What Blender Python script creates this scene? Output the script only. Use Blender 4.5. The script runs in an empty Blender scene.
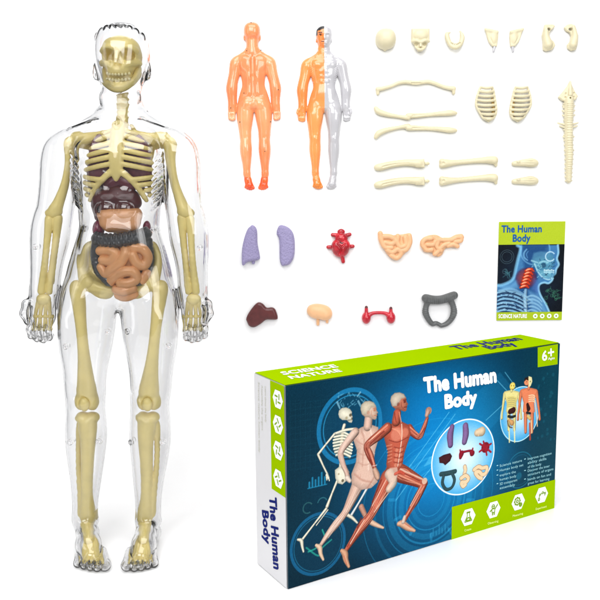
import bpy, math, random
import numpy as np
from mathutils import Vector, Matrix

scene = bpy.context.scene
COL = scene.collection
R = math.radians

# ------------------------------------------------------------------ camera
FOC = 1.30377                       # focal length / frame width
BOX_H, BOX_W, BOX_D = 0.24, 0.24 * 1.82366, 0.24 * 0.30869
def rodrigues(r):
    r = np.array(r, float); t = np.linalg.norm(r); k = r / t
    K = np.array([[0, -k[2], k[1]], [k[2], 0, -k[0]], [-k[1], k[0], 0]])
    return np.eye(3) + math.sin(t) * K + (1 - math.cos(t)) * K @ K
BOX_RC = rodrigues([0.13618023, 0.53339897, 0.04708963])   # box axes in camera space
BOX_TC = np.array([-0.0602627, -1.38233437, -3.73103003]) * BOX_H
UP_C = BOX_RC[:, 1]
FW_C = np.array([0, 0, -1.0]) - (np.array([0, 0, -1.0]) @ UP_C) * UP_C
FW_C /= np.linalg.norm(FW_C)
RT_C = np.cross(FW_C, UP_C)
C2W = np.array([RT_C, FW_C, UP_C])                         # camera -> world rotation
CAM = np.array([0, 0, -float(BOX_TC @ UP_C)])
cam_data = bpy.data.cameras.new('camera')
cam_data.sensor_width = 36
cam_data.lens = 36 * FOC
cam_data.clip_start = 0.01
cam_data.clip_end = 100
cam = bpy.data.objects.new('camera', cam_data)
COL.objects.link(cam)
M4 = Matrix.Identity(4)
for i in range(3):
    for j in range(3):
        M4[i][j] = C2W[i, j]
    M4[i][3] = CAM[i]
cam.matrix_world = M4
scene.camera = cam

# ------------------------------------------------------------------ world, lamps, exposure
world = bpy.data.worlds.new('World')
scene.world = world
world.use_nodes = True
bg = world.node_tree.nodes['Background']
bg.inputs['Color'].default_value = (0.95, 0.97, 1.0, 1)
bg.inputs['Strength'].default_value = 0.38
scene.view_settings.view_transform = 'Standard'
scene.view_settings.look = 'None'
scene.view_settings.gamma = 1
scene.view_settings.exposure = 0.0

def area(name, loc, target, sx, sy, power, col=(1, 1, 1)):
    d = bpy.data.lights.new(name, 'AREA')
    d.shape = 'RECTANGLE'; d.size = sx; d.size_y = sy
    d.energy = power; d.color = col
    o = bpy.data.objects.new(name, d); COL.objects.link(o)
    o.location = loc
    o.rotation_euler = (Vector(target) - Vector(loc)).to_track_quat('-Z', 'Y').to_euler()
    return o
area('key_softbox', (-0.35, -0.75, 1.25), (0, 1.1, 0.35), 1.3, 0.8, 24)
area('fill_softbox', (0.95, -0.45, 0.85), (0.1, 1.1, 0.3), 0.7, 0.9, 11)
area('strip_softbox', (-1.05, 0.40, 0.55), (-0.2, 1.0, 0.3), 0.25, 1.0, 2)
area('top_softbox', (0.0, 0.45, 1.55), (0, 0.9, 0.0), 1.4, 0.8, 17)

cy = scene.cycles
cy.max_bounces = 24
cy.transmission_bounces = 20
cy.transparent_max_bounces = 24
cy.diffuse_bounces = 4
cy.glossy_bounces = 6
cy.caustics_refractive = True
cy.caustics_reflective = False
cy.use_denoising = True
cy.sample_clamp_indirect = 6.0
cy.blur_glossy = 0.5

# ------------------------------------------------------------------ projection helpers
def ray(x, y):
    d = np.array([(x - 300) / 600 / FOC, (300 - y) / 600 / FOC, -1.0])
    return C2W @ d
def on_wall(x, y, Y):               # point of the vertical plane at distance Y
    d = ray(x, y); return CAM + d * (Y - CAM[1]) / d[1]
def on_level(x, y, z):              # point of the horizontal plane at height z
    d = ray(x, y); return CAM + d * (z - CAM[2]) / d[2]
def px_size(p):                     # metres covered by one photo pixel at p
    return float((C2W.T @ (np.asarray(p) - CAM))[2]) / -(600 * FOC)

# ------------------------------------------------------------------ implicit-surface toolkit
class Prim:
    def __init__(s, f, lo, hi, op='u', k=None):
        s.f, s.lo, s.hi, s.op, s.k = f, np.array(lo, float), np.array(hi, float), op, k
def cone(a, b, ra, rb=None, sq=1.0, op='u', k=None):
    """tapered capsule from a to b; sq scales its depth (Y)"""
    a = np.array(a, float); b = np.array(b, float); rb = ra if rb is None else rb
    def f(X, Y, Z):
        ay, by = a[1], b[1]
        m = (ay + by) / 2
        px, py, pz = X - a[0], (Y - m) / sq - (ay - m) / sq, Z - a[2]
        d = np.array([b[0] - a[0], (by - ay) / sq, b[2] - a[2]])
        t = np.clip((px * d[0] + py * d[1] + pz * d[2]) / max(d @ d, 1e-12), 0, 1)
        q = np.sqrt((px - t * d[0]) ** 2 + (py - t * d[1]) ** 2 + (pz - t * d[2]) ** 2)
        return (q - (ra + t * (rb - ra))) * min(1, (1 + sq) / 2)
    r = max(ra, rb) * max(1, sq)
    return Prim(f, np.minimum(a, b) - r, np.maximum(a, b) + r, op, k)
def ell(c, r, rot=None, op='u', k=None, n=2.0):
    c = np.array(c, float); r = np.array(r, float)
    M = None if rot is None else np.array(Matrix.Rotation(rot[1], 3, rot[0]))   # rot = (axis, angle)
    def f(X, Y, Z):
        x, y, z = X - c[0], Y - c[1], Z - c[2]
        if M is not None:
            x, y, z = (M[0, 0] * x + M[1, 0] * y + M[2, 0] * z, M[0, 1] * x + M[1, 1] * y + M[2, 1] * z,
                       M[0, 2] * x + M[1, 2] * y + M[2, 2] * z)
        if n == 2.0:
            k0 = np.sqrt((x / r[0]) ** 2 + (y / r[1]) ** 2 + (z / r[2]) ** 2)
            k1 = np.sqrt((x / r[0] ** 2) ** 2 + (y / r[1] ** 2) ** 2 + (z / r[2] ** 2) ** 2)
            return np.where(k0 < 0.35, (k0 - 1) * r.min(), k0 * (k0 - 1) / np.maximum(k1, 1e-9))
        k0 = (np.abs(x / r[0]) ** n + np.abs(y / r[1]) ** n + np.abs(z / r[2]) ** n) ** (1 / n)
        return (k0 - 1) * r.min()
    m = r if M is None else np.array([r.max()] * 3)
    return Prim(f, c - m, c + m, op, k)
def chain(pts, sq=1.0, op='u', k=None):
    """pts = [(x, y, z, r), ...]"""
    return [cone(p[:3], q[:3], p[3], q[3], sq, op, k) for p, q in zip(pts[:-1], pts[1:])]
def spline(pts, n=6):
    """Catmull-Rom through rows of any width"""
    P = np.array(pts, float)
    Q = np.vstack([2 * P[0] - P[1], P, 2 * P[-1] - P[-2]])
    out = []
    for i in range(1, len(Q) - 2):
        for t in np.linspace(0, 1, n, endpoint=False):
            a, b, c, d = Q[i - 1], Q[i], Q[i + 1], Q[i + 2]
            out.append(0.5 * (2 * b + (c - a) * t + (2 * a - 5 * b + 4 * c - d) * t ** 2 + (3 * b - a - 3 * c + d) * t ** 3))
    out.append(P[-1])
    return [tuple(q) for q in out]
def tube(pts, n=5, sq=1.0, op='u', k=None):
    return chain(spline(pts, n), sq, op, k)
def flat(poly, w0, w1, axis_y=True, round_=0.0, op='u', k=None):
    """prism: polygon in X-Z, from depth Y=w0 to Y=w1, with rounded edges"""
    P = np.array(poly, float)
    def f(X, Y, Z):
        X2, Z2 = np.broadcast_arrays(X, Z)
        X2 = X2[:, :1, :]; Z2 = Z2[:, :1, :]
        d = np.full(X2.shape, 1e9); s = np.ones(X2.shape)
        n = len(P)
        for i in range(n):
            a, b = P[i], P[i - 1]
            e = b - a; wx, wz = X2 - a[0], Z2 - a[1]
            t = np.clip((wx * e[0] + wz * e[1]) / max(e @ e, 1e-12), 0, 1)
            d = np.minimum(d, (wx - e[0] * t) ** 2 + (wz - e[1] * t) ** 2)
            c1 = Z2 >= a[1]; c2 = Z2 < b[1]; c3 = e[0] * wz > e[1] * wx
            s = np.where((c1 & c2 & c3) | (~c1 & ~c2 & ~c3), -s, s)
        d2 = s * np.sqrt(d) + round_
        dy = np.abs(Y - (w0 + w1) / 2) - (abs(w1 - w0) / 2 - round_)
        return np.minimum(np.maximum(d2, dy), 0) + np.sqrt(np.maximum(d2, 0) ** 2 + np.maximum(dy, 0) ** 2) - round_
    lo = [P[:, 0].min(), min(w0, w1), P[:, 1].min()]; hi = [P[:, 0].max(), max(w0, w1), P[:, 1].max()]
    return Prim(f, lo, hi, op, k)
def flatten(ps):
    out = []
    for p in ps:
        if isinstance(p, (list, tuple)): out += flatten(p)
        else: out.append(p)
    return out
def field(prims, h, k):
    prims = flatten(prims)
    U = [p for p in prims if p.op == 'u']
    lo = np.min([p.lo for p in U], 0) - 5 * h - k * 0.5; hi = np.max([p.hi for p in U], 0) + 5 * h + k * 0.5
    ax = [np.arange(lo[i], hi[i] + h, h) for i in range(3)]
    D = np.full([len(a) for a in ax], 1e3, np.float32)
    for p in prims:
        kk = k if p.k is None else p.k
        m = max(kk, 4 * h)
        sl = tuple(slice(max(0, int((p.lo[i] - m - lo[i]) / h)), min(len(ax[i]), int((p.hi[i] + m - lo[i]) / h) + 2)) for i in range(3))
        X = ax[0][sl[0]][:, None, None]; Y = ax[1][sl[1]][None, :, None]; Z = ax[2][sl[2]][None, None, :]
        b = np.broadcast_to(p.f(X, Y, Z), D[sl].shape)
        a = D[sl]
        if p.op == 'u':
            hh = np.maximum(kk - np.abs(a - b), 0) / max(kk, 1e-9)
            D[sl] = np.minimum(a, b) - hh * hh * kk * 0.25
        else:                                    # subtract
            hh = np.maximum(kk - np.abs(a + b), 0) / max(kk, 1e-9)
            D[sl] = np.maximum(a, -b) + hh * hh * kk * 0.25
    return D, lo
def surface(D, lo, h, iso=0.0, flip=False):
    """surface nets: quads around the iso level"""
    S = D - np.float32(iso)
    neg = S < 0
    nx, ny, nz = S.shape
    cnt = np.zeros((nx - 1, ny - 1, nz - 1), np.int8)
    offs = [(i, j, k) for i in (0, 1) for j in (0, 1) for k in (0, 1)]
    for i, j, k in offs:
        cnt += neg[i:nx - 1 + i, j:ny - 1 + j, k:nz - 1 + k]
    C = np.argwhere((cnt > 0) & (cnt < 8))
    idx = np.full(cnt.shape, -1, np.int64); idx[C[:, 0], C[:, 1], C[:, 2]] = np.arange(len(C))
    acc = np.zeros((len(C), 3)); num = np.zeros(len(C))
    for a in range(3):
        for o in offs:
            if o[a]: continue
            p = C + np.array(o); q = p.copy(); q[:, a] += 1
            sa = S[p[:, 0], p[:, 1], p[:, 2]]; sb = S[q[:, 0], q[:, 1], q[:, 2]]
            m = (sa < 0) != (sb < 0)
            t = np.where(m, sa / np.where(m, sa - sb, 1), 0)
            v = np.array(o, float)[None, :].repeat(len(C), 0); v[:, a] += t
            acc[m] += v[m]; num[m] += 1
    V = lo + (C + acc / num[:, None]) * h
    F = []
    for a in range(3):
        b, c = (a + 1) % 3, (a + 2) % 3
        sl0 = [slice(None)] * 3; sl1 = [slice(None)] * 3
        sl0[a] = slice(0, -1); sl1[a] = slice(1, None)
        n0 = neg[tuple(sl0)]; n1 = neg[tuple(sl1)]
        E = np.argwhere(n0 != n1)
        if not len(E): continue
        E = E[(E[:, b] > 0) & (E[:, c] > 0) & (E[:, b] < S.shape[b] - 1) & (E[:, c] < S.shape[c] - 1)]
        s = n0[E[:, 0], E[:, 1], E[:, 2]]
        def cell(db, dc):
            q = E.copy(); q[:, b] += db; q[:, c] += dc
            return idx[q[:, 0], q[:, 1], q[:, 2]]
        q = np.stack([cell(-1, -1), cell(0, -1), cell(0, 0), cell(-1, 0)], 1)
        q[~s] = q[~s][:, ::-1]
        F.append(q)
    F = np.vstack(F)
    if flip: F = F[:, ::-1]
    return V, F
def relax(V, F, n=2, f=0.5):
    e = np.vstack([F[:, [0, 1]], F[:, [1, 2]], F[:, [2, 3]], F[:, [3, 0]]])
    i = np.concatenate([e[:, 0], e[:, 1]]); j = np.concatenate([e[:, 1], e[:, 0]])
    deg = np.maximum(np.bincount(i, minlength=len(V)), 1)
    for it in range(n):
        for ff in (f, -f * 1.04):               # Taubin: smooths without shrinking
            A = np.stack([np.bincount(i, V[j, c], len(V)) for c in range(3)], 1) / deg[:, None]
            V = V + (A - V) * ff
    return V
def mesh_from(name, V, F, smooth=True):
    me = bpy.data.meshes.new(name)
    V = np.asarray(V, np.float32); F = np.asarray(F, np.int32); n = F.shape[1]
    me.vertices.add(len(V)); me.vertices.foreach_set('co', V.ravel())
    me.loops.add(F.size); me.loops.foreach_set('vertex_index', F.ravel())
    me.polygons.add(len(F))
    me.polygons.foreach_set('loop_start', np.arange(0, F.size, n, dtype=np.int32))
    me.update(calc_edges=True)
    me.validate()
    me.polygons.foreach_set('use_smooth', np.full(len(me.polygons), smooth))
    return me
def implicit(name, prims, h, k, material, parent=None, scale=1.0, loc=(0, 0, 0), smooth=2):
    D, lo = field(prims, h, k)
    V, F = surface(D, lo, h)
    V = relax(V, F, smooth)
    return link(name, mesh_from(name, V * scale, F), material, parent, loc)
def link(name, me, material, parent=None, loc=(0, 0, 0)):
    o = bpy.data.objects.new(name, me); COL.objects.link(o)
    if material is not None: me.materials.append(material)
    o.location = loc
    if parent is not None: o.parent = parent
    return o
def tag(o, label=None, cat=None, group=None, kind=None):
    if label: o['label'] = label
    if cat: o['category'] = cat
    if group: o['group'] = group
    if kind: o['kind'] = kind
    return o
def empty(name, loc, label, cat, group=None):
    o = bpy.data.objects.new(name, None); COL.objects.link(o)
    o.empty_display_size = 0.02
    o.location = loc
    return tag(o, label, cat, group)
class MB:
    """collects polygons and makes one mesh"""
    def __init__(s): s.v = []; s.f = []
    def poly(s, pts):
        n = len(s.v); s.v += [tuple(p) for p in pts]; s.f.append(tuple(range(n, n + len(pts)))); return s
    def mesh(s, name, smooth=False):
        me = bpy.data.meshes.new(name); me.from_pydata(s.v, [], s.f); me.update()
        if smooth:
            for p in me.polygons: p.use_smooth = True
        return me

# ------------------------------------------------------------------ materials
def srgb(r, g, b):
    return tuple((c / 255 / 12.92 if c / 255 <= 0.04045 else ((c / 255 + 0.055) / 1.055) ** 2.4) for c in (r, g, b))
def plastic(name, col, rough=0.35, spec=0.5, var=0.12, scale=40, bump=0.0, bscale=200, coat=0.0, col2=None, sss=0.0, space='Object'):
    m = bpy.data.materials.new(name); m.use_nodes = True
    nt = m.node_tree; N = nt.nodes; L = nt.links
    p = N['Principled BSDF']
    tc = N.new('ShaderNodeTexCoord')
    no = N.new('ShaderNodeTexNoise'); no.inputs['Scale'].default_value = scale; no.inputs['Detail'].default_value = 4
    L.new(tc.outputs[space], no.inputs['Vector'])
    r = N.new('ShaderNodeValToRGB')
    c2 = col2 or tuple(c * (1 - var) for c in col)
    r.color_ramp.elements[0].position = 0.35; r.color_ramp.elements[0].color = (*c2, 1)
    r.color_ramp.elements[1].position = 0.65; r.color_ramp.elements[1].color = (*col, 1)
    L.new(no.outputs['Fac'], r.inputs['Fac']); L.new(r.outputs['Color'], p.inputs['Base Color'])
    p.inputs['Roughness'].default_value = rough
    p.inputs['Specular IOR Level'].default_value = spec
    p.inputs['Coat Weight'].default_value = coat
    p.inputs['Coat Roughness'].default_value = 0.08
    if sss:
        p.inputs['Subsurface Weight'].default_value = sss
        p.inputs['Subsurface Scale'].default_value = 0.004
    if bump:
        b = N.new('ShaderNodeBump'); b.inputs['Strength'].default_value = bump; b.inputs['Distance'].default_value = 0.0006
        n2 = N.new('ShaderNodeTexNoise'); n2.inputs['Scale'].default_value = bscale; n2.inputs['Detail'].default_value = 3
        L.new(tc.outputs[space], n2.inputs['Vector']); L.new(n2.outputs['Fac'], b.inputs['Height'])
        L.new(b.outputs['Normal'], p.inputs['Normal'])
    return m
def clear(name, tint=(0.985, 0.985, 0.99), rough=0.0, ior=1.47, dens=0.0):
    m = bpy.data.materials.new(name); m.use_nodes = True
    p = m.node_tree.nodes['Principled BSDF']
    p.inputs['Base Color'].default_value = (*tint, 1)
    p.inputs['Transmission Weight'].default_value = 1
    p.inputs['Roughness'].default_value = rough
    p.inputs['IOR'].default_value = ior
    nt = m.node_tree; N = nt.nodes; L = nt.links
    tc = N.new('ShaderNodeTexCoord'); no = N.new('ShaderNodeTexNoise'); no.inputs['Scale'].default_value = 26
    b = N.new('ShaderNodeBump'); b.inputs['Strength'].default_value = 0.08; b.inputs['Distance'].default_value = 0.002
    L.new(tc.outputs['Object'], no.inputs['Vector']); L.new(no.outputs['Fac'], b.inputs['Height']); L.new(b.outputs['Normal'], p.inputs['Normal'])
    if dens:
        v = N.new('ShaderNodeVolumeAbsorption'); v.inputs['Color'].default_value = (0.0, 0.0, 0.0, 1); v.inputs['Density'].default_value = dens
        L.new(v.outputs['Volume'], N['Material Output'].inputs['Volume'])
    return m
M = dict(
    backdrop=plastic('white_board', (0.88, 0.88, 0.88), 0.28, 0.5, 0.01, 3),
    clear=clear('clear_plastic', dens=46),
    peg=clear('clear_peg_plastic'),
    bone=plastic('cream_plastic_bone', srgb(234, 214, 134), 0.32, 0.5, 0.10, 55, 0.15, 260),
    bone_pale=plastic('ivory_plastic_bone', srgb(208, 198, 166), 0.38, 0.45, 0.07, 60, 0.15, 260),
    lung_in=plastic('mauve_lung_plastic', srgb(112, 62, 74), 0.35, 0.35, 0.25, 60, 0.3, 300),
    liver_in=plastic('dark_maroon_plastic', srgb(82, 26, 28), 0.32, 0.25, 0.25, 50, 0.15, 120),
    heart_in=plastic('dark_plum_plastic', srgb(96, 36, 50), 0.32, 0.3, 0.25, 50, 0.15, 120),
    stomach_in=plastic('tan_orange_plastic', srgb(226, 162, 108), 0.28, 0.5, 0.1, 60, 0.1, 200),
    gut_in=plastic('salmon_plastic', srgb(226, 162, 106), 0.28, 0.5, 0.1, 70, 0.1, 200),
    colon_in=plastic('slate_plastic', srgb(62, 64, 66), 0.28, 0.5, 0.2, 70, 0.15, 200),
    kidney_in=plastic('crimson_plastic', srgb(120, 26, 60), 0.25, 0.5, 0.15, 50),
)
# ------------------------------------------------------------------ the setting: floor and backdrop of white board
WALL_Y = 1.32
def build_setting():
    xs, z1, y0, r = 0.74, 1.0, -0.05, 0.22
    prof = [(y0, 0.0), (WALL_Y - r, 0.0)]
    curve = [(WALL_Y - r + r * math.sin(R(a)), r - r * math.cos(R(a))) for a in range(0, 91, 5)]
    mb = MB()
    mb.poly([(-xs, y0, 0), (xs, y0, 0), (xs, WALL_Y - r, 0), (-xs, WALL_Y - r, 0)])
    tag(link('floor', mb.mesh('floor'), M['backdrop']), kind='structure', label='glossy white floor sheet')
    mb = MB()
    pr = curve + [(WALL_Y, z1)]
    n = len(pr); t = 0.006
    back = [(y + t, z - t if k < n - 1 else z) for k, (y, z) in enumerate(pr)]
    for k in range(n - 1):
        (ya, za), (yb, zb) = pr[k], pr[k + 1]
        mb.poly([(-xs, ya, za), (xs, ya, za), (xs, yb, zb), (-xs, yb, zb)])
        (ya, za), (yb, zb) = back[k], back[k + 1]
        mb.poly([(-xs, yb, zb), (xs, yb, zb), (xs, ya, za), (-xs, ya, za)])
    mb.poly([(-xs, pr[-1][0], z1), (xs, pr[-1][0], z1), (xs, back[-1][0], z1), (-xs, back[-1][0], z1)])
    me = mb.mesh('backdrop')
    import bmesh
    bm = bmesh.new(); bm.from_mesh(me); bmesh.ops.remove_doubles(bm, verts=bm.verts, dist=1e-5); bm.to_mesh(me); bm.free()
    for p in me.polygons: p.use_smooth = abs(p.normal.x) < 0.5 and p.area > 0.0001
    tag(link('backdrop', me, M['backdrop']), kind='structure', label='white paper backdrop curving up from the floor')
build_setting()
# ------------------------------------------------------------------ the figure: primitives in photo pixels, mapped to metres
def axis_x(y): return 121.5 - 0.0106 * (y - 50)
class Map:
    """maps figure pixels (x, y, depth towards the viewer) to metres"""
    def __init__(s, f, foot=None): s.f = f
    def p(s, x, y, w=0.0): return s.f(x, y, w)[0]
    def r(s, x, y): return s.f(x, y, 0)[1]
    def cone(s, a, b, sq=1.0, op='u', k=None):
        ra = a[3] * s.r(a[0], a[1]); rb = b[3] * s.r(b[0], b[1])
        return cone(s.p(*a[:3]), s.p(*b[:3]), ra, rb, sq, op, k)
    def chain(s, pts, sq=1.0, op='u', k=None):
        return [s.cone(p, q, sq, op, k) for p, q in zip(pts[:-1], pts[1:])]
    def tube(s, pts, n=5, sq=1.0, op='u', k=None): return s.chain(spline(pts, n), sq, op, k)
    def ell(s, c, r, rot=None, op='u', k=None, n=2.0):
        q = s.r(c[0], c[1]); return ell(s.p(*c), (r[0] * q, r[2] * q, r[1] * q), rot, op, k, n)
def mir(pts):                       # the same points on the figure's other side
    return [(2 * axis_x(p[1]) - p[0],) + tuple(p[1:]) for p in pts]
def both(fn):
    return [fn(lambda pts: pts), fn(mir)]
DOLL_Y = 0.95
def doll_map(x, y, w):
    p = on_wall(x, y, DOLL_Y); s = px_size(p); p = p.copy(); p[1] -= w * s
    return p, s
DM = Map(doll_map)

def body_prims(m, pointed=True, front=True, splay=0.0):
    """outer skin of the figure; m maps pixels to metres"""
    u = m.r(120, 200)               # one pixel in metres
    P = []
    # torso: stacked superellipse profile
    ys = np.array([112, 122, 132, 145, 165, 185, 200, 217, 230, 250, 270, 285, 298, 305, 311], float)
    ha = np.array([20, 30, 46, 53, 49.5, 46, 42.5, 40.5, 40.5, 46.5, 52, 54.5, 53, 40, 16], float)
    hb = np.array([14, 18, 21.5, 24, 26, 25, 23, 21.5, 21, 22, 23.5, 24, 21, 14, 5], float)
    if splay: ha = ha * (1 - 0.05 * np.exp(-((ys - 212) / 25) ** 2))
    prof = np.array(spline(np.stack([ys, ha, hb], 1), 6)); ys, ha, hb = prof[:, 0], prof[:, 1], prof[:, 2]
    zc = np.array([m.p(axis_x(y), y)[2] for y in ys]); xc = np.array([m.p(axis_x(y), y)[0] for y in ys])
    y0 = m.p(axis_x(200), 200)[1]
    sc = np.array([m.r(axis_x(y), y) for y in ys]); A = ha * sc; B = hb * sc
    def torso(X, Y, Z):
        o = np.argsort(zc)
        a = np.interp(Z, zc[o], A[o]); b = np.interp(Z, zc[o], B[o]); c = np.interp(Z, zc[o], xc[o])
        n = 2.35
        q = (np.abs((X - c) / a) ** n + np.abs((Y - y0) / b) ** n) ** (1 / n)
        d = (q - 1) * np.minimum(a, b)
        dz = np.maximum(Z - zc.max(), zc.min() - Z)
        return np.maximum(d, dz)
    P.append(Prim(torso, (xc.min() - A.max(), y0 - B.max(), zc.min()), (xc.max() + A.max(), y0 + B.max(), zc.max()), 'u', 6 * u))
    def skin(off, y, sgn=1.0):      # depth of the torso surface at a distance from the middle line
        a = np.interp(y, ys, ha); b = np.interp(y, ys, hb)
        return sgn * b * max(0.0, 1 - min(1.0, off / a) ** 2.35) ** (1 / 2.35)
    def side(s):
        Q = []
        Q += m.chain(s([(108, 114, -3, 11), (88, 129.5, -2, 9.5), (70, 140, 0, 13)]), 1.1, k=8 * u)      # trapezius
        sp = lambda y: splay * math.exp(-((y - 222) / 34) ** 2)
        Q += m.tube(s([(62, 153, 0, 16.8), (59.5 - sp(167), 167, 0, 15.8), (57.5 - sp(190), 190, 0, 15.4), (54.5 - sp(213), 213, 0, 15.2), (50 - sp(236), 236, 0, 16.4),
                       (47 - sp(258), 258, 0, 13.4), (45, 280, 0, 11.6), (44.5, 297, 1, 11)]), 4, 0.95, k=7 * u)      # arm
        Q.append(m.ell(s([(62.5, 153, 1)])[0], (17, 20, 18), k=6 * u))                       # deltoid
        Q.append(m.ell(s([(45, 228, 2)])[0], (9, 19, 9), k=8 * u))                            # forearm muscle
        # hand: palm, curled fingers, thumb on the outer side
        Q.append(m.ell(s([(42.5, 312, 1)])[0], (13.5, 17, 8.5), k=8 * u, n=2.4))
        for i, (fx, ln) in enumerate(((32.5, 9), (38.5, 12), (44.5, 13), (50, 11))):
            Q += m.chain(s([(fx, 318, 3, 3.9), (fx - 0.4, 324 + ln * 0.5, 6, 3.7), (fx - 0.2, 326 + ln, 3, 3.5), (fx, 325 + ln, -3 if front else -7, 3.3)]), k=1.8 * u)
            if not front: Q += m.chain(s([(fx, 316, -4, 3.9), (fx, 325 + ln, -5, 3.6)]), k=1.8 * u)
        Q += m.chain(s([(36, 300, 5, 5), (29.5, 303, 8, 4.6), (27.5, 312, 9, 4.4), (31, 320, 9, 3.8)]), k=2.5 * u)
        # leg
        Q += m.tube(s([(89, 300, 0, 25.5), (87, 325, 1, 24), (85.7, 347, 1, 22), (85, 378, 0, 17.5), (85.8, 400, 1, 16.4)]), 4, 0.95, k=8 * u)
        Q += m.tube(s([(85.8, 400, 1, 16.4), (85.3, 430, -3, 18.4), (85.2, 455, -3, 16.6), (85.6, 482, -1, 12.8), (85, 508, 0, 10.2), (85, 522, 0, 10.4)]), 4, 1.0, k=6 * u)
        Q.append(m.ell(s([(86, 402, 13)])[0], (9, 11, 6), k=6 * u))                           # knee
        Q += m.chain(s([(76, 318, 12, 12), (80, 372, 9, 8)]), k=6 * u)                        # thigh muscles
        Q += m.chain(s([(96, 330, 13, 10), (93, 384, 10, 8)]), k=6 * u)
        # chest muscles, belly
        if front: Q.append(m.ell(s([(101, 152, 17)])[0], (20, 14, 9), k=5 * u))
        for yy, hh in ((176, 7), (192, 7), (208, 7.5)) if front else ():
            Q.append(m.ell(s([(111, yy, 20)])[0], (8.5, hh, 5.5), k=3 * u))
        if front:
            for i in range(9):                                                                 # serratus and lat ridges
                y1 = 148 + i * 6.2; o1 = 50 - i * 0.6; y2 = y1 + 13; o2 = 38 - i * 0.4
                P3 = []
                for t in (0, 0.5, 1):
                    y = y1 + (y2 - y1) * t; o = min(o1 + (o2 - o1) * t, np.interp(y, ys, ha) - 1.0)
                    P3.append((axis_x(y) - o, y, skin(o, y) + 0.5 - 0.6 * abs(t - 0.5), 1.9 - 0.8 * abs(t - 0.5) * 2))
                Q += m.chain(s(P3), k=1.0 * u)
            for i in range(7):
                y1 = 152 + i * 7; o1 = np.interp(y1, ys, ha)
                y2 = y1 + 10; o2 = np.interp(y2, ys, ha)
                Q += m.chain(s([(axis_x(y1) - o1 + 0.5, y1, -6, 1.6), (axis_x(y2) - o2 + 1.2, y2, 5, 1.9)]), k=1.0 * u)
        # shoulder blades, buttocks, back
        Q.append(m.ell(s([(97, 156, -18)])[0], (19, 22, 7.5), k=9 * u))
        Q.append(m.ell(s([(98, 287, -17)])[0], (19, 19, 13), k=7 * u))
        Q += m.chain(s([(108, 150, -16, 9), (109, 200, -15, 9), (107, 250, -15, 9)]), k=14 * u)
        # ear
        Q.append(m.ell(s([(95, 71.5, -2)])[0], (3.4, 8.2, 4), k=2 * u))
        Q.append(m.ell(s([(92.5, 70, 0)])[0], (1.2, 4.4, 2), op='s', k=1.5 * u))
        # collar bone
        Q += m.chain(s([(116, 127, 15, 3), (95, 126, 13, 3), (74, 132, 9, 3)]), k=5 * u)
        if pointed:
            fw = 1.0 if front else 0.0
            Q += m.chain(s([(85, 520, 0, 10.4), (88, 540, 4 * fw, 12), (91, 556, 6 * fw, 14)]), 0.8, k=5 * u)
            for tx, ty, tr in ((105, 566, 5.8), (98, 570, 4.6), (91, 570, 4.4), (84.5, 568, 4.2), (78, 564, 4.2)):
                Q += m.chain(s([(tx * 0.6 + 91 * 0.4, 552, 6 * fw, 5), (tx, ty, 7 * fw, tr)]), k=1.6 * u)
        return Q
    P += both(side)
    # neck and head
    if front: P.append(m.ell((119.6, 244, 13), (30, 30, 12), k=14 * u))
    if front:
        for sgn in (-1, 1):
            P += m.chain([(121.3 + sgn * 15, 98, 6, 4), (121.2 + sgn * 4, 124, 14, 3)], k=2.5 * u)
            P += m.chain([(121.2 + sgn * 3, 126, 15, 2.4), (121.2 + sgn * 24, 121, 13, 2.4), (121 + sgn * 44, 130, 11, 2)], k=2.5 * u)
        P.append(m.ell((121.2, 122, 19), (3, 4, 4), op='s', k=3 * u))
    P.append(m.cone((121, 84, -4, 19.5), (120.8, 118, -3, 20.5), 1.0, k=9 * u))
    P.append(m.ell((122, 56, -2), (25.4, 25, 29), k=6 * u, n=2.4))
    P.append(m.ell((122, 51, -4), (27.3, 28.2, 30), k=2.5 * u, n=2.45))                       # hair
    P.append(m.ell((122, 73, 4), (20.5, 20, 22), k=8 * u, n=2.3))                               # jaw
    P.append(m.ell((122, 87, 17), (8, 6, 7), k=5 * u))                                          # chin
    P.append(m.chain([(122, 56, 23, 3), (122, 67, 28.5 if pointed else 25.5, 4)], k=5 * u)[0])                         # nose
    if pointed: P.append(m.cone((114, 78, 25, 2.3), (130, 78, 25, 2.3), k=2.0 * u))                         # lips
    if pointed: P.append(m.cone((115, 82.5, 24.5, 2.4), (129, 82.5, 24.5, 2.4), k=2.0 * u))
    if pointed: P.append(m.cone((106, 51, 25, 2.5), (138, 51, 25, 2.5), k=4 * u))                           # brow
    for i in range(9):
        t = (i - 4) / 4
        P.append(m.ell((122 + 22 * t, 31 + 8 * t * t, 19 - 10 * t * t), (2.8, 4.2, 3.2), k=2.6 * u))
    P += m.chain([(121, 140, -30, 6), (120, 200, -29, 6), (119.4, 262, -29, 6)], op='s', k=7 * u)      # spine groove
    P += m.chain([(119.4, 276, -32, 4), (119, 302, -30, 4)], op='s', k=4 * u)
    for ex in (111.5, 132.5):
        if pointed: P.append(m.ell((ex, 57, 27.5), (5, 3, 3.6), op='s', k=5 * u))
    return P
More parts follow.
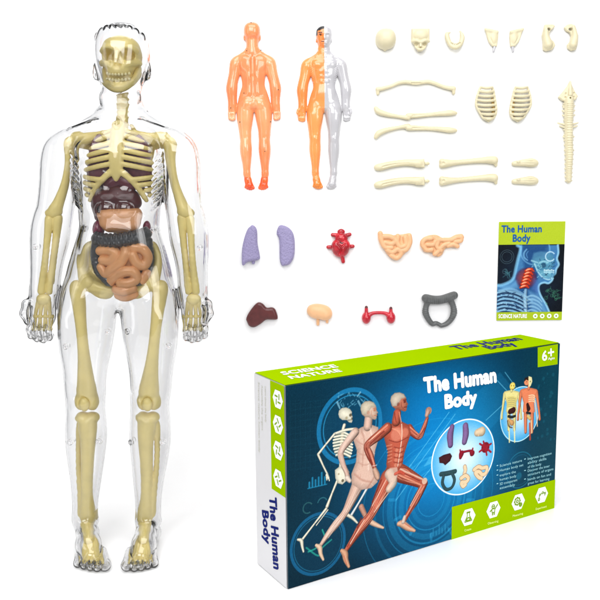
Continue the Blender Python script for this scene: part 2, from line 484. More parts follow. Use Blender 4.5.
# ------------------------------------------------------------------ the large clear anatomy figure
def foot_world(s, ball):            # the standing foot: floor-level pixels of its toes
    Q = []
    def G(x, y, z): return on_level(x, y, z)
    u = px_size(G(92, 560, 0.0))
    ank = DM.p(*s([(85, 521, 0)])[0])
    A = lambda x, y, z: G(s([(x, y)])[0][0], y, z)
    Q.append(cone(ank, A(88.5, 545, 0.020), 10.2 * u, 11.5 * u, k=5 * u))
    Q.append(cone(A(88.5, 545, 0.020), A(91.5, 556, 0.012), 12 * u, 10.5 * u, k=5 * u))
    heel = ank.copy(); heel[1] += 0.014; heel[2] = 0.0135
    Q.append(ell(heel, (0.0125, 0.016, 0.0125), k=6 * u))
    Q.append(cone(heel, A(91.5, 556, 0.011), 0.0115, 0.0100, k=5 * u))
    for side in (-1, 1):
        Q.append(ell(ank + np.array([side * 9 * u, 0.002, 0.0]), (4 * u, 4 * u, 4.5 * u), k=3 * u))
    for tx, ty, tr in ((105, 565.5, 5.6), (97.5, 567, 4.6), (91, 566.5, 4.4), (84.5, 565.2, 4.2), (78, 563.5, 4.2)):
        Q.append(cone(A(tx * 0.72 + 91 * 0.28, 553, 0.010), A(tx, ty, tr * u + 0.0006), 6.4 * u, tr * u, k=1.5 * u))
        Q.append(ell(A(tx, ty - 0.6, tr * u * 1.05), (tr * 1.08 * u, tr * 1.25 * u, tr * 1.0 * u), k=1.0 * u))
    return Q

def build_doll():
    base = DM.p(118, 540); base[2] = 0.0
    d = empty('anatomy_figure', base, 'tall clear plastic human figure with cream skeleton and organs inside, standing on the floor', 'anatomy figure')
    def rel(o):                      # parts are modelled in world metres
        o.location = tuple(-np.array(base)); return o
    u = DM.r(120, 200)
    # --- shell with a real wall thickness
    prims = body_prims(DM, pointed=False) + [foot_world(s, None) for s in (lambda p: p, mir)]
    h = 0.00125
    D, lo = field(prims, h, 3 * u)
    Vo, Fo = surface(D, lo, h); Vo = relax(Vo, Fo, 3)
    Vi, Fi = surface(D, lo, h, -0.0025, True); Vi = relax(Vi, Fi, 4)
    me = mesh_from('shell', np.vstack([Vo, Vi]), np.vstack([Fo, Fi + len(Vo)]))
    shell = rel(link('shell', me, M['clear'], d))
    # screw pegs moulded in the shell
    for x, y in ((36.5, 246.5), (200.5, 247.5), (83, 228), (153.5, 230), (66, 346), (169, 345), (108, 331), (127, 331), (99.5, 440), (132, 441), (71, 441), (163, 441)):
        a = DM.p(x, y, 3.5); b = DM.p(x, y, -3.5); q = DM.r(x, y)
        o = implicit('peg', [cone(a, b, 3.2 * q, 3.2 * q), cone(DM.p(x, y, 9), DM.p(x, y, 3), 1.6 * q, 1.6 * q, op='s')], 0.0007, 0.4 * q, M['peg'], None)
        o.parent = shell
    # --- skeleton
    B = M['bone']; hb = 0.0009
    def part(name, prims, mat=B, k=2.0, h=hb): return rel(implicit(name, prims, h, k * u, mat, d))
    m = DM
    sk = [m.ell((121.5, 56, -2), (20, 18.5, 21)), m.ell((121.5, 49, 3), (18.5, 12, 17)), m.ell((121.5, 67, 3), (16, 11, 14)),
          m.tube([(104.5, 53, 9, 2.4), (111.5, 50.5, 16, 2.8), (121.5, 52, 18, 2.6), (131.5, 50.5, 16, 2.8), (138.5, 53, 9, 2.4)], 4),
          m.chain([(103.5, 64.5, 6, 3.4), (111, 65.5, 15, 3.2), (117, 69, 17.5, 3)]), m.chain([(139.5, 64.5, 6, 3.4), (132, 65.5, 15, 3.2), (126, 69, 17.5, 3)]),
          m.ell((121.5, 72, 12), (11.5, 6, 8)), m.cone((121.5, 54, 19, 2.4), (121.5, 62, 22, 2.4)),
          m.ell((111.6, 57.6, 20), (6.8, 5.6, 17), op='s', k=1.2 * u), m.ell((131.4, 57.6, 20), (6.8, 5.6, 17), op='s', k=1.2 * u),
          m.ell((119.4, 66.6, 22), (1.9, 3.4, 6), op='s', k=0.8 * u), m.ell((123.6, 66.6, 22), (1.9, 3.4, 6), op='s', k=0.8 * u),
          m.ell((104, 73, 10), (4, 4.6, 14), op='s', k=2 * u), m.ell((139, 73, 10), (4, 4.6, 14), op='s', k=2 * u)]
    sk.append(m.ell((121.5, 79, 4), (13.5, 8.5, 9)))
    sk += m.tube([(103, 69, 8, 2.6), (107.5, 76, 14, 3.4), (114, 79.8, 18, 3.2), (121.5, 80.8, 19, 3.2), (129, 79.8, 18, 3.2), (135.5, 76, 14, 3.4), (140, 69, 8, 2.6)], 4, op='s', k=0.8 * u)
    skull = part('skull', sk)
    th = []
    for row, yy in ((0, 77.0), (1, 82.6)):
        for i in range(8):
            t = (i - 3.5) / 3.5
            th.append(m.ell((121.5 + 10.5 * t, yy - 1.8 * t * t, 18 - 4 * t * t), (1.45, 1.6, 1.4)))
    o = rel(implicit('teeth', th, 0.0006, 0.3 * u, M['tooth'], None)); o.parent = skull; o.location = (0, 0, 0)
    jaw = [m.tube([(104.5, 68, 0, 2.6), (106, 77, 5, 2.8), (111.5, 85.4, 12, 3.0), (121.5, 89.6, 16, 3.6), (131.5, 85.4, 12, 3.0), (137, 77, 5, 2.8), (138.5, 68, 0, 2.6)], 4),
           m.tube([(112, 83.6, 12.5, 1.4), (121.5, 86, 16.5, 1.8), (131, 83.6, 12.5, 1.4)], 4)]
    part('jaw', jaw)
    sp = []
    for i in range(26):
        yy = 92 + i * 6.4
        ww = -6 + min(0, -(i) * 0.9) if i < 10 else -15 + max(0, i - 14) * 0.4
        x = axis_x(yy)
        sp.append(m.ell((x, yy, ww), (6.6, 2.9, 5.4)))
        sp.append(m.ell((x, yy + 3, ww), (4, 2.5, 3.6)))
        if i >= 6: sp.append(m.cone((x - 8.5, yy + 1, ww - 3, 1.2), (x + 8.5, yy + 1, ww - 3, 1.2)))
        else: sp.append(m.ell((x, yy + 3, ww + 1), (5.6, 3.4, 4.6)))
    part('spine', sp, k=1.5)
    # rib cage
    rb = []
    yf = [130, 136, 143, 150, 157, 164, 170, 176, 182, 188]
    rxs = [18, 24, 28.5, 31, 33, 34, 35, 35, 34.5, 33]
    for s in (lambda p: p, mir):
        for i, (y1, rx) in enumerate(zip(yf, rxs)):
            pts = []
            end = 86 if i < 6 else (70 - (i - 6) * 16)
            for th_ in np.linspace(-80, end, 11):
                c, sn = math.cos(R(th_)), math.sin(R(th_))
                drop = 6 * c if th_ > 0 else 9 * c - 6 * (1 - c)
                yy = y1 + drop - (2 if th_ < 0 else 0) + (6 * (i - 5) if (i >= 6 and th_ > 0) else 0) * sn * 0
                if i >= 6 and th_ > 0: yy = y1 + 6 + (th_ / 90) * 5
                wf = (8, 11.5, 14.5, 16, 16.6, 16.8, 16.4, 15.6, 14.6, 13.6)[i]
                x = axis_x(yy) - (4 + (rx - 4) * c) if th_ > 0 else axis_x(yy) - (5 + (rx - 5) * c)
                pts.append((x, yy, 1 + (wf if th_ > 0 else 17) * sn, 1.9 + 0.6 * max(0, sn)))
            rb += m.tube(s(pts), 2, k=0.7 * u)
        # costal margin
        rb += m.tube(s([(117, 171, 17, 3.2), (109, 177, 15.8, 2.8), (100, 187, 12.6, 2.5), (92, 200, 7, 2.2)]), 4, k=1.5 * u)
    rb += m.tube([(120.7, 128, 9.5, 6.6), (120.7, 140, 14.5, 7.2), (120.4, 156, 17, 7.2), (120.2, 170, 17.4, 6.2), (120, 179, 16.5, 2.6)], 4, 0.6, k=0.6 * u)
    part('rib_cage', rb, k=1.5)
    for s in (lambda p: p, mir):
        part('shoulder_bone', [m.tube(s([(108, 132, 5, 1.8), (99, 135, 2, 2.4), (90, 138, -1, 4.6), (76, 139, -2, 6)]), 4),
                               m.chain(s([(76, 141, -3, 6), (90, 146, -12, 4.5)])), m.chain(s([(90, 146, -12, 5), (92, 172, -15, 3)]), 0.6)])
        part('upper_arm_bone', [m.ell(s([(71, 145, 0)])[0], (7, 8, 7)), m.tube(s([(71, 146, 0, 6), (70.5, 160, 0, 4.7), (66, 182, 0, 4.0), (58.5, 203, 0, 5), (54, 212, 0, 6.2)]), 5),
                                m.cone(s([(48.6, 213, 0, 3.8)])[0], s([(58.6, 212, 0, 3.8)])[0])])
        part('forearm_bone', [m.tube(s([(49.5, 219, 0, 4.6), (48, 235, 1, 3.4), (45.6, 262, 2, 3.2), (41.8, 291, 1, 4.0)]), 5),
                              m.tube(s([(57.5, 218, -1, 5), (56.2, 236, -1, 3.6), (53, 262, -1, 3.3), (49.4, 291, 0, 3.8)]), 5)], k=1.0)
        hn = [m.ell(s([(44, 299, 1)])[0], (7.5, 6, 4.5))]
        for fx, tx in ((38.5, 36), (42.5, 41), (46.5, 46.2), (49.8, 51)):
            hn += m.chain(s([(fx, 302, 1, 2.1), (tx, 315, 2, 1.8)])); hn.append(m.ell(s([(tx, 316, 2)])[0], (2.7, 2.4, 2.6)))
            hn += m.chain(s([(tx, 319, 2, 1.9), (tx, 326, 3, 1.8)]))
            hn.append(m.ell(s([(tx, 328.5, 2.5)])[0], (2.4, 2.2, 2.4)))
        part('hand_bone', hn, k=0.5, h=0.0006)
        # pelvis half
        pv = [m.tube(s([(112, 256, -14, 5), (101, 249, -12, 4), (90, 246, -9, 3.6), (82.5, 251, -6, 3.4), (80.5, 262, -4, 3.6), (83, 274, -2, 4.5), (88.5, 283, -1, 6.5), (99, 287.5, 0, 4.4), (113, 290, 1, 4.2)]), 4),
              m.ell(s([(95, 263, -11)])[0], (14, 18, 4)), m.ell(s([(96, 276, -6)])[0], (10, 11, 4)),
              m.tube(s([(92, 287, -3, 4), (100, 294, -4, 3.4), (109, 294, -1, 3.4)]), 4)]
        part('hip_bone', pv, k=4)
        part('thigh_bone', [m.ell(s([(89, 282, 2)])[0], (7, 7, 7)), m.chain(s([(89, 282, 2, 5), (78, 290, 0, 7)])),
                            m.tube(s([(76, 286, 0, 6.5), (78.5, 300, 0, 6.6), (81, 325, 0, 5.2), (83.5, 352, 0, 5.4), (86, 380, 0, 8), (87, 393, 0, 10)]), 5),
                            m.ell(s([(81.5, 401, 0)])[0], (7, 9, 9)), m.ell(s([(92, 401, 0)])[0], (7, 9, 9)),
                            m.ell(s([(86.6, 402, 11)])[0], (7, 9, 5), op='s', k=1 * u)])
        part('kneecap', [m.ell(s([(86.6, 402, 8)])[0], (5, 7.2, 4))])
        part('shin_bone', [m.ell(s([(82.5, 417, 0)])[0], (7, 5.5, 8)), m.ell(s([(92.5, 417, 0)])[0], (7, 5.5, 8)),
                           m.tube(s([(88, 422, 1, 9), (88.5, 440, 2, 7), (87.5, 465, 1, 5.8), (87, 495, 0, 5.4), (88, 512, 0, 7.4), (88.5, 518, 0, 7)]), 5),
                           m.tube(s([(79.5, 424, -3, 3.6), (78, 440, -3, 2.6), (78, 468, -2, 2.4), (80.5, 500, -1, 3), (81, 514, 0, 3.2)]), 5)])
        A = lambda x, y, z: on_level(s([(x, y)])[0][0], y, z)
        uf = px_size(A(92, 560, 0)); ank = DM.p(*s([(88, 524, 2)])[0])
        fb = [ell(ank, (7 * uf, 8 * uf, 6 * uf)), cone(ank, A(89, 540, 0.022), 6.5 * uf, 5.5 * uf)]
        for i, tx in enumerate((101, 96.5, 92, 87.5, 83)):
            fb += [cone(A(tx * 0.5 + 90 * 0.5, 536, 0.0235), A(tx, 556.5, 0.0085), 2.2 * uf, 2.1 * uf, k=0.5 * uf), ell(A(tx, 556.8, 0.0085), (2.6 * uf, 2.6 * uf, 2.4 * uf), k=0.4 * uf)]
            fb += [cone(A(tx, 557.5, 0.0082), A(tx + (tx - 91) * 0.12, 561.5, 0.0062), 2.5 * uf, 2.1 * uf, k=0.6 * uf)]
        part('foot_bone', fb, k=0.6, h=0.0007)
    # --- organs
    for s in (lambda p: p, mir):
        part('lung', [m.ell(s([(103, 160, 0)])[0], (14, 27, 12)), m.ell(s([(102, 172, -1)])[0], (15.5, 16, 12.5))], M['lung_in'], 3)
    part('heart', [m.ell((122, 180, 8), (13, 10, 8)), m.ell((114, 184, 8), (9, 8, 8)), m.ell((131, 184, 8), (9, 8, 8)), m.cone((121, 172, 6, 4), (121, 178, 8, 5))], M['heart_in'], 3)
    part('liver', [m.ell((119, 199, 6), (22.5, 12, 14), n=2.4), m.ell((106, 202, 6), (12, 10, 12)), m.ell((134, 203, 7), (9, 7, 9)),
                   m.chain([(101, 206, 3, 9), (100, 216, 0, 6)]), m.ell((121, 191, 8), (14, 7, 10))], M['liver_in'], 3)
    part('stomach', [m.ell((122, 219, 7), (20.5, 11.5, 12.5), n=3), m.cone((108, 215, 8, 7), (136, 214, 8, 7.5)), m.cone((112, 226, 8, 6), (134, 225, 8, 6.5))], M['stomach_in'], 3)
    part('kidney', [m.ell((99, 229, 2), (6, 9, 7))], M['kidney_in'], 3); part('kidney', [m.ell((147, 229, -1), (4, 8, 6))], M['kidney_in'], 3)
    col = []
    top = spline([(99, 238, 8, 7), (110, 239.5, 14, 7.2), (124, 239, 16, 7.3), (138, 236.5, 14, 7.2), (147.5, 233.5, 8, 7)], 3)
    for i, q in enumerate(top):
        col.append(m.ell(q[:3], (3.6, 7.4, 6.6)))
    col += m.chain([(a, b, c, 5.6) for a, b, c, r in top])
    for dy in (-2.8, 2.8):
        for i, q in enumerate(spline([(p[0], p[1] + dy, p[2] + 5, 1) for p in top], 2)):
            if i % 2 == 0: col.append(m.ell(q[:3], (1.5, 2.1, 2.2), k=0.4 * u))
    for pts in ([(99, 242, 6, 6), (97, 255, 4, 6), (101, 270, 6, 6), (112, 281, 9, 5.5)], [(148, 240, 5, 6), (149, 256, 3, 6), (147, 270, 5, 6), (140, 281, 8, 5)]):
        for q in spline(pts, 4): col.append(m.ell(q[:3], (5.6, 4.2, 5.6)))
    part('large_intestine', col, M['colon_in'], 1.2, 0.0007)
    gut = [m.ell((126, 259, 6), (26, 14, 7)), m.ell((127, 274, 6), (17, 14, 6)), m.ell((128, 289, 5), (11, 6, 5))]
    loops = [
        [(103, 250, 10, 4.8), (111, 249, 13, 5.2), (119, 252, 14.5, 5.2), (115, 259, 14.5, 5.0), (106, 259, 12, 4.8)],
        [(104, 266, 10, 4.6), (109, 272, 11, 4.8), (116, 267, 14, 5.2), (124, 261, 15.5, 5.2), (129, 252, 15, 5.0), (128, 247, 13, 4.6)],
        [(136, 246, 13, 4.8), (145, 248, 12, 5.0), (149.5, 256, 10, 4.8), (146, 264, 11, 5.0), (139, 261, 14, 5.0), (136, 254, 15, 4.8)],
        [(148, 272, 8, 4.6), (144, 279, 9, 4.6)],
        [(113, 280, 10, 4.8), (118, 275, 13, 5.0), (127, 270, 15.5, 5.2), (136, 270, 14.5, 5.2), (139, 277, 12.5, 5.0), (132, 281, 14.5, 5.0), (124, 281, 14, 4.8)],
        [(119, 288, 10, 4.8), (127, 289, 12.5, 5.0), (135, 287, 11, 4.8)], [(120, 294, 7, 4.2), (128, 296, 8, 4.4), (136, 293.5, 7, 4.2)]]
    for lp in loops: gut += m.tube(lp, 5, k=0.5 * u)
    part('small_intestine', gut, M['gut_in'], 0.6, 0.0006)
    return d
M['tooth'] = plastic('tooth_plastic', srgb(226, 214, 160), 0.3)
build_doll()
# ------------------------------------------------------------------ loose plastic pieces mounted on the backdrop
WALL_FRONT = WALL_Y - 0.0004
M.update(
    lung=plastic('lilac_lung_plastic', srgb(148, 140, 178), 0.5, 0.35, 0.12, 500, space='Object'),
    heart=plastic('red_heart_plastic', srgb(196, 22, 40), 0.22, 0.6, 0.35, 90, 0.2, 200, col2=srgb(140, 10, 24)),
    gut=plastic('peach_plastic', srgb(226, 174, 130), 0.4, 0.4, 0.1, 80, 0.1, 200),
    liver=plastic('brown_liver_plastic', srgb(92, 38, 38), 0.34, 0.5, 0.3, 90, 0.25, 160),
    stomach=plastic('pale_peach_plastic', srgb(228, 178, 132), 0.38, 0.4, 0.08, 60, 0.1, 200),
    kidney=plastic('red_kidney_plastic', srgb(190, 24, 44), 0.2, 0.6, 0.25, 90),
    colon=plastic('grey_colon_plastic', srgb(92, 94, 94), 0.4, 0.5, 0.25, 90, 0.2, 240),
    orange=plastic('orange_shell_plastic', srgb(236, 164, 114), 0.2, 0.5, 0.1, 9, 0.05, 60, 0.5, col2=srgb(230, 118, 66), sss=0.25),
    orange_red=plastic('red_orange_shell_plastic', srgb(226, 66, 26), 0.2, 0.6, 0.1, 60, 0.1, 90, 0.4, col2=srgb(244, 104, 44)),
    amber=plastic('amber_shell_plastic', srgb(236, 152, 84), 0.2, 0.5, 0.1, 12, 0.05, 60, 0.5, col2=srgb(226, 128, 62), sss=0.25),
    amber_dark=plastic('dark_amber_shell_plastic', srgb(222, 126, 44), 0.2, 0.6, 0.1, 60, 0.1, 90, 0.4),
    milky=plastic('milky_clear_plastic', srgb(198, 196, 200), 0.10, 0.6, 0.05, 30, 0.05, 60, 0.6),
    black=plastic('black_plastic', (0.012, 0.011, 0.011), 0.35, 0.5, 0.3, 200),
    ochre=plastic('ochre_plastic', srgb(196, 160, 86), 0.4, 0.4, 0.1, 90),
)
def translucent(mat, amount):
    mat.node_tree.nodes['Principled BSDF'].inputs['Transmission Weight'].default_value = amount
translucent(M['milky'], 0.2)
def dimple(mat, scale, strength, dist=0.0008):
    """raised scale pattern for moulded lungs and colon"""
    nt = mat.node_tree; N = nt.nodes; L = nt.links
    tc = N.new('ShaderNodeTexCoord'); v = N.new('ShaderNodeTexVoronoi'); v.inputs['Scale'].default_value = scale
    b = N.new('ShaderNodeBump'); b.inputs['Strength'].default_value = strength; b.inputs['Distance'].default_value = dist
    L.new(tc.outputs['Object'], v.inputs['Vector']); L.new(v.outputs['Distance'], b.inputs['Height'])
    L.new(b.outputs['Normal'], N['Principled BSDF'].inputs['Normal'])
dimple(M['lung'], 380, 0.9, 0.0011)
CLIP = Prim(lambda X, Y, Z: -Y, (-1e3, -1e3, -1e3), (1e3, 1e3, 1e3), 's', 0.6)
class Item:
    def __init__(s, cx, cy):
        s.c = (cx, cy); s.loc = on_wall(cx, cy, WALL_FRONT); s.px = px_size(s.loc)
        s.m = Map(lambda x, y, w: (np.array([x - cx, -w, cy - y], float), 1.0))
    def soft(s, pts, w0, w1, rnd=1.0):
        P = list(pts); q = spline(P[-2:] + P + P[:2], 3)[6:-6]
        return s.poly(q, w0, w1, rnd)
    def poly(s, pts, w0, w1, rnd=1.0, op='u', k=None):
        return flat([(x - s.c[0], s.c[1] - y) for x, y in pts], -w1, -w0, True, rnd, op, k)
    def make(s, name, prims, mat, k=1.0, h=0.42, label=None, cat=None, group=None, parent=None, smooth=2):
        o = implicit(name, [prims, CLIP], h, k, mat, parent, s.px, (0, 0, 0) if parent else s.loc, smooth)
        return tag(o, label, cat, group) if label else o
G_BONE = 'loose ivory bone pieces on the white backdrop'
G_ORG = 'loose organ pieces on the white backdrop'

def ivory_pieces():
    B = M['bone_pale']
    I = Item(385.5, 40.5); m = I.m
    I.make('skull_cap', [m.ell((385.4, 39.6, 2), (10.2, 10.2, 12), n=2.3), m.cone((384.6, 46, 3, 4), (384.8, 50, 2, 1.4))], B, 1.5,
           label='smooth rounded ivory skull cap, first bone of the top row', cat='toy bone', group=G_BONE)
    I = Item(419.5, 40.5); m = I.m
    I.make('face_bone', [I.poly([(410.6, 30), (428.6, 30), (428.6, 41), (426.5, 45), (422, 51.5), (417.5, 51.8), (414, 46), (410.8, 42)], 0, 7, 2),
                      m.ell((419.6, 36.5, 5), (8, 6.5, 5)), m.tube([(411.5, 42.5, 6, 1.3), (415, 41.8, 8, 1.3), (419.5, 43.4, 8.5, 1.3), (424, 41.8, 8, 1.3), (427.8, 42.5, 6, 1.3)], 3),
                      m.ell((415, 45.3, 8), (2.3, 1.6, 4), op='s', k=0.5), m.ell((424, 45.3, 8), (2.3, 1.6, 4), op='s', k=0.5),
                      m.cone((419.4, 44.5, 8, 1.2), (419.4, 47.5, 8.5, 1.4)), m.ell((419.4, 48.9, 9.5), (1.1, 0.9, 2), op='s', k=0.4),
                      m.tube([(414.6, 47.5, 6, 1), (417.5, 50.3, 8, 1), (421.5, 50.3, 8, 1), (424.5, 47.5, 6, 1)], 3)], B, 0.8, 0.36,
           label='square browed ivory face bone with eye sockets, beside the skull cap', cat='toy bone', group=G_BONE)
    I = Item(454, 41); m = I.m
    I.make('jaw_bone', [m.tube([(446.2, 34.5, 3, 1.8), (446.8, 39, 3.4, 2.2), (450, 45.5, 4, 2.1), (454.5, 48, 5, 2.1), (459, 45.5, 4, 2.1), (461.6, 39.5, 3.4, 2.1), (461, 35, 3, 1.7)], 5),
                        m.chain([(446, 34.6, 3, 1.3), (449.2, 33.4, 3, 0.9)]), m.chain([(461, 35, 3, 1.3), (459.4, 32.4, 3, 1)]),
                        [m.ell((450.2 + i * 1.7, 43.2 + 1.9 * (1 - abs(i - 2.5) / 2.5), 6.4), (0.8, 0.9, 0.8), k=0.2) for i in range(6)]], B, 0.8, 0.36,
           label='small u shaped ivory lower jaw with teeth', cat='toy bone', group=G_BONE)
    for f, side in ((lambda x: x, 'left'), (lambda x: 1006.4 - x, 'right')):
        I = Item(f(491), 40); m = I.m
        pts = [(f(x), y) for x, y in ((483.6, 29.2), (490, 30.2), (497.4, 31.8), (497.6, 38), (496.4, 46.8), (492, 46.6), (488.4, 42.6), (486.6, 38), (485.4, 33.4))]
        o = I.make('shoulder_blade', [I.poly(pts, 0, 3.4, 1), m.chain([(f(485), 30.4, 2.8, 1), (f(496), 33, 3.4, 1.2)], k=2), m.ell((f(493), 38, 3), (2.6, 5, 1.6), k=2), m.chain([(f(488.4), 37, 4, 0.6), (f(492), 44, 4, 0.5)], op='s', k=0.6)], B, 0.7, 0.36,
                   label=('thin ivory shoulder blade pointing up left' if side == 'left' else 'thin ivory shoulder blade pointing up right'), cat='toy bone', group=G_BONE)
        I.make('peg', [m.chain([(f(494.3), 46, 1.6, 1.3), (f(493.4), 51, 1.6, 1.2)])], M['milky'], 0.5, 0.36, parent=o)
    for pts, hole, bl, lab in (
        ([(543.4, 25.6), (551.6, 25.4), (554, 27.2), (551.4, 30.2), (549.2, 31.6), (548.4, 35.6), (550.2, 39.6), (553, 42), (554.8, 45.8), (551.6, 50), (546, 51.4), (542.6, 49.8), (542.2, 42), (541, 36), (542.2, 31)], (547.4, 30.4),
         [(547, 45, 4, 4.4), (545, 37, 4, 2.4), (544.6, 30, 4, 1.8)], 'ivory hip bone curving right with a toothed inner edge'),
        ([(562.6, 28.6), (566, 25.4), (570, 25), (574, 27), (575.2, 32), (577.4, 36), (577, 44), (575.4, 50), (571, 51), (567, 48.4), (566.4, 45), (569, 42), (570, 36.4), (568.6, 33.4), (565, 31.8)], (568.8, 30.4),
         [(572, 45, 4, 4.2), (573.6, 37, 4, 2.4), (571.6, 28, 4, 1.8)], 'ivory hip bone curving left with one dark hole')):
        cx = sum(p[0] for p in pts) / len(pts); I = Item(cx, 38.5); m = I.m
        I.make('hip_bone', [I.poly(pts, 0, 4, 1.2), m.tube(bl, 4), m.ell((hole[0], hole[1], 5), (1.7, 1.5, 6), op='s', k=0.5)], B, 1.2, 0.36, label=lab, cat='toy bone', group=G_BONE)
    I = Item(415.5, 87); m = I.m
    I.make('collar_bone', [m.tube([(377.4, 89, 2.5, 2.1), (383, 88.2, 2.6, 1.9), (391, 86, 2.6, 1.7), (398, 83.2, 2.6, 1.8), (405, 82.2, 2.6, 1.9), (415.5, 83.3, 3, 2.0), (427, 82.2, 2.6, 1.9), (434, 83.8, 2.6, 1.8), (441, 86.6, 2.6, 1.7), (448, 88.4, 2.6, 1.9), (453.4, 89, 2.5, 2.1)], 4),
                         m.chain([(377.4, 89, 2.4, 2), (377.6, 93.4, 2.2, 1.6)]), m.chain([(453.2, 89, 2.4, 2), (453.4, 93.6, 2.2, 1.6)]),
                         m.chain([(411, 84, 4.6, 0.7), (420, 84, 4.6, 0.7)], op='s', k=0.4)], B, 0.8,
           label='long bowed ivory shoulder bar with pegs at both ends', cat='toy bone', group=G_BONE)
    arms = (([(375.4, 108, 2.6, 1.9), (378.4, 111.6, 2.8, 2.7), (388, 114.6, 2.8, 2.2), (398, 116.4, 2.6, 1.7), (408, 118, 2.8, 2.2)],
             [(407.6, 115.8, 2.8, 2.5), (416, 115.8, 2.8, 2.3), (430, 114.8, 2.6, 2.0), (442, 113.9, 2.6, 2.4), (450, 113.4, 2.6, 2.6), (455.6, 113.7, 2.2, 1.5)], [(412, 115.9, 5.2), (434, 114.8, 5.2)], 'ivory arm bone with its upper end bent upwards', 114),
            ([(375.4, 137, 2.6, 1.9), (378.4, 133, 2.8, 2.7), (386, 130, 2.8, 2.3), (398, 127.6, 2.6, 1.7), (408, 126.2, 2.8, 2.2)],
             [(407.6, 128.2, 2.8, 2.5), (416, 128.2, 2.8, 2.3), (430, 128.8, 2.6, 2.0), (442, 129.8, 2.6, 2.4), (450, 130.6, 2.6, 2.6), (455.6, 130.9, 2.2, 1.5)], [(412, 128.3, 5.2), (434, 129.2, 5.2)], 'ivory arm bone with its upper end bent downwards', 130))
    for a, b, g, lab, cy_ in arms:
        I = Item(415.5, cy_); m = I.m
        I.make('arm_bone', [m.tube(a, 4), m.tube(b, 4), m.chain([(g[0][0], g[0][1], g[0][2], 0.7), (g[1][0], g[1][1], g[1][2], 0.7)], op='s', k=0.5)], B, 0.8, label=lab, cat='toy bone', group=G_BONE)
    for dy, lab in ((0, 'upper curved ivory thigh bone with a square end and peg'), (17.6, 'lower curved ivory thigh bone with a square end and peg')):
        I = Item(400, 165 + dy); m = I.m
        I.make('thigh_bone', [m.tube([(376.4, 167.2 + dy, 3, 2.9), (381, 166.6 + dy, 3.4, 3.5), (392, 164.2 + dy, 3.4, 3.2), (404, 162.9 + dy, 3.2, 3.1), (414, 163.2 + dy, 3.4, 3.4), (419, 163.8 + dy, 3.6, 3.8)], 4),
                              I.poly([(415, 160 + dy), (423.6, 159.2 + dy), (424, 168 + dy), (415, 167.4 + dy)], 0, 6.4, 1.4),
                              m.chain([(424, 163.8 + dy, 3, 1.5), (428, 163.8 + dy, 3, 1.4)]), m.ell((427, 163.8 + dy, 3), (0.6, 2, 2)),
                              m.tube([(382, 166.8 + dy, 7, 0.7), (394, 164.4 + dy, 7, 0.8), (408, 163.6 + dy, 7, 0.7)], 3, op='s', k=0.5)], B, 0.9, label=lab, cat='toy bone', group=G_BONE)
    for dy, lab in ((0, 'upper long ivory shin bone with knobbed ends'), (17.6, 'lower long ivory shin bone with knobbed ends')):
        I = Item(468, 162 + dy); m = I.m
        I.make('shin_bone', [m.tube([(443, 163.2 + dy, 3, 4.3), (447.6, 163 + dy, 3, 3.4), (456, 162.4 + dy, 3, 2.5), (470, 161.2 + dy, 3, 2.4), (482, 160.4 + dy, 3, 2.8), (489, 160.2 + dy, 3, 3.4), (493.6, 160.6 + dy, 3, 3.8)], 4),
                             m.ell((441, 161 + dy, 3.6), (2.6, 2.6, 3)), m.ell((441, 165.4 + dy, 3.6), (2.6, 2.4, 3)), m.chain([(494, 159.6 + dy, 3, 2.8), (495.4, 165.6 + dy, 2.6, 1.5)]),
                             m.ell((442.4, 163 + dy, 7.4), (1.5, 1.5, 1.4), op='s', k=0.5)], B, 0.9, label=lab, cat='toy bone', group=G_BONE)
    for dy, lab in ((0, 'upper drop shaped ivory foot bone'), (17.8, 'lower drop shaped ivory foot bone')):
        I = Item(524.5, 163 + dy); m = I.m
        I.make('foot_bone', [m.tube([(513, 163.6 + dy, 2.4, 2.2), (518, 163.2 + dy, 2.8, 2.8), (524, 162.8 + dy, 3, 3.4), (530, 162.7 + dy, 3, 4.1), (534.4, 163.3 + dy, 2.6, 3.4)], 4),
                             m.ell((517, 162 + dy, 5.2), (1.8, 1.2, 1.6)), m.chain([(519, 163.4 + dy, 6.4, 0.5), (532, 163.8 + dy, 7.2, 0.5)], op='s', k=0.4),
                             m.chain([(519, 161.7 + dy, 6.2, 0.4), (533, 161.2 + dy, 6.8, 0.4)], op='s', k=0.4)], B, 0.8, 0.36, label=lab, cat='toy bone', group=G_BONE)
    for f, lab in ((lambda x: x, 'ivory half rib cage with its open edge on the right'), (lambda x: 1005.4 - x, 'ivory half rib cage with its open edge on the left')):
        I = Item(f(485.5), 104); m = I.m
        L = [(479.4, 88), (477.8, 92), (476, 98), (475.4, 104), (476.6, 108), (479.5, 113), (483, 118), (488, 120.8)]
        Rr = [(491, 88), (492.4, 92), (493.6, 98), (494.8, 104), (495.4, 109), (495.2, 113.5), (492.8, 118), (488, 120.8)]
        pr = [m.tube([(f(x), y, 3, 1.05) for x, y in L], 3), m.tube([(f(x), y, 3, 1.2) for x, y in Rr], 3)]
        for i, yy in enumerate((88.2, 92, 96.2, 100.6, 105, 109.4, 113.8, 118)):
            xl = np.interp(yy, [p[1] for p in L], [p[0] for p in L]); xr = np.interp(yy, [p[1] for p in Rr], [p[0] for p in Rr])
            sag = 0.9
            pr.append(m.tube([(f(xl), yy - 0.3, 3, 1.0), (f(xl * 0.65 + xr * 0.35), yy + sag, 6.0, 1.45), (f(xl * 0.3 + xr * 0.7), yy + sag, 6.0, 1.45), (f(xr), yy + 0.2, 3.4, 1.25)], 3, k=0.4))
        o = I.make('rib_cage', pr, B, 0.6, 0.36, label=lab, cat='toy bone', group=G_BONE)
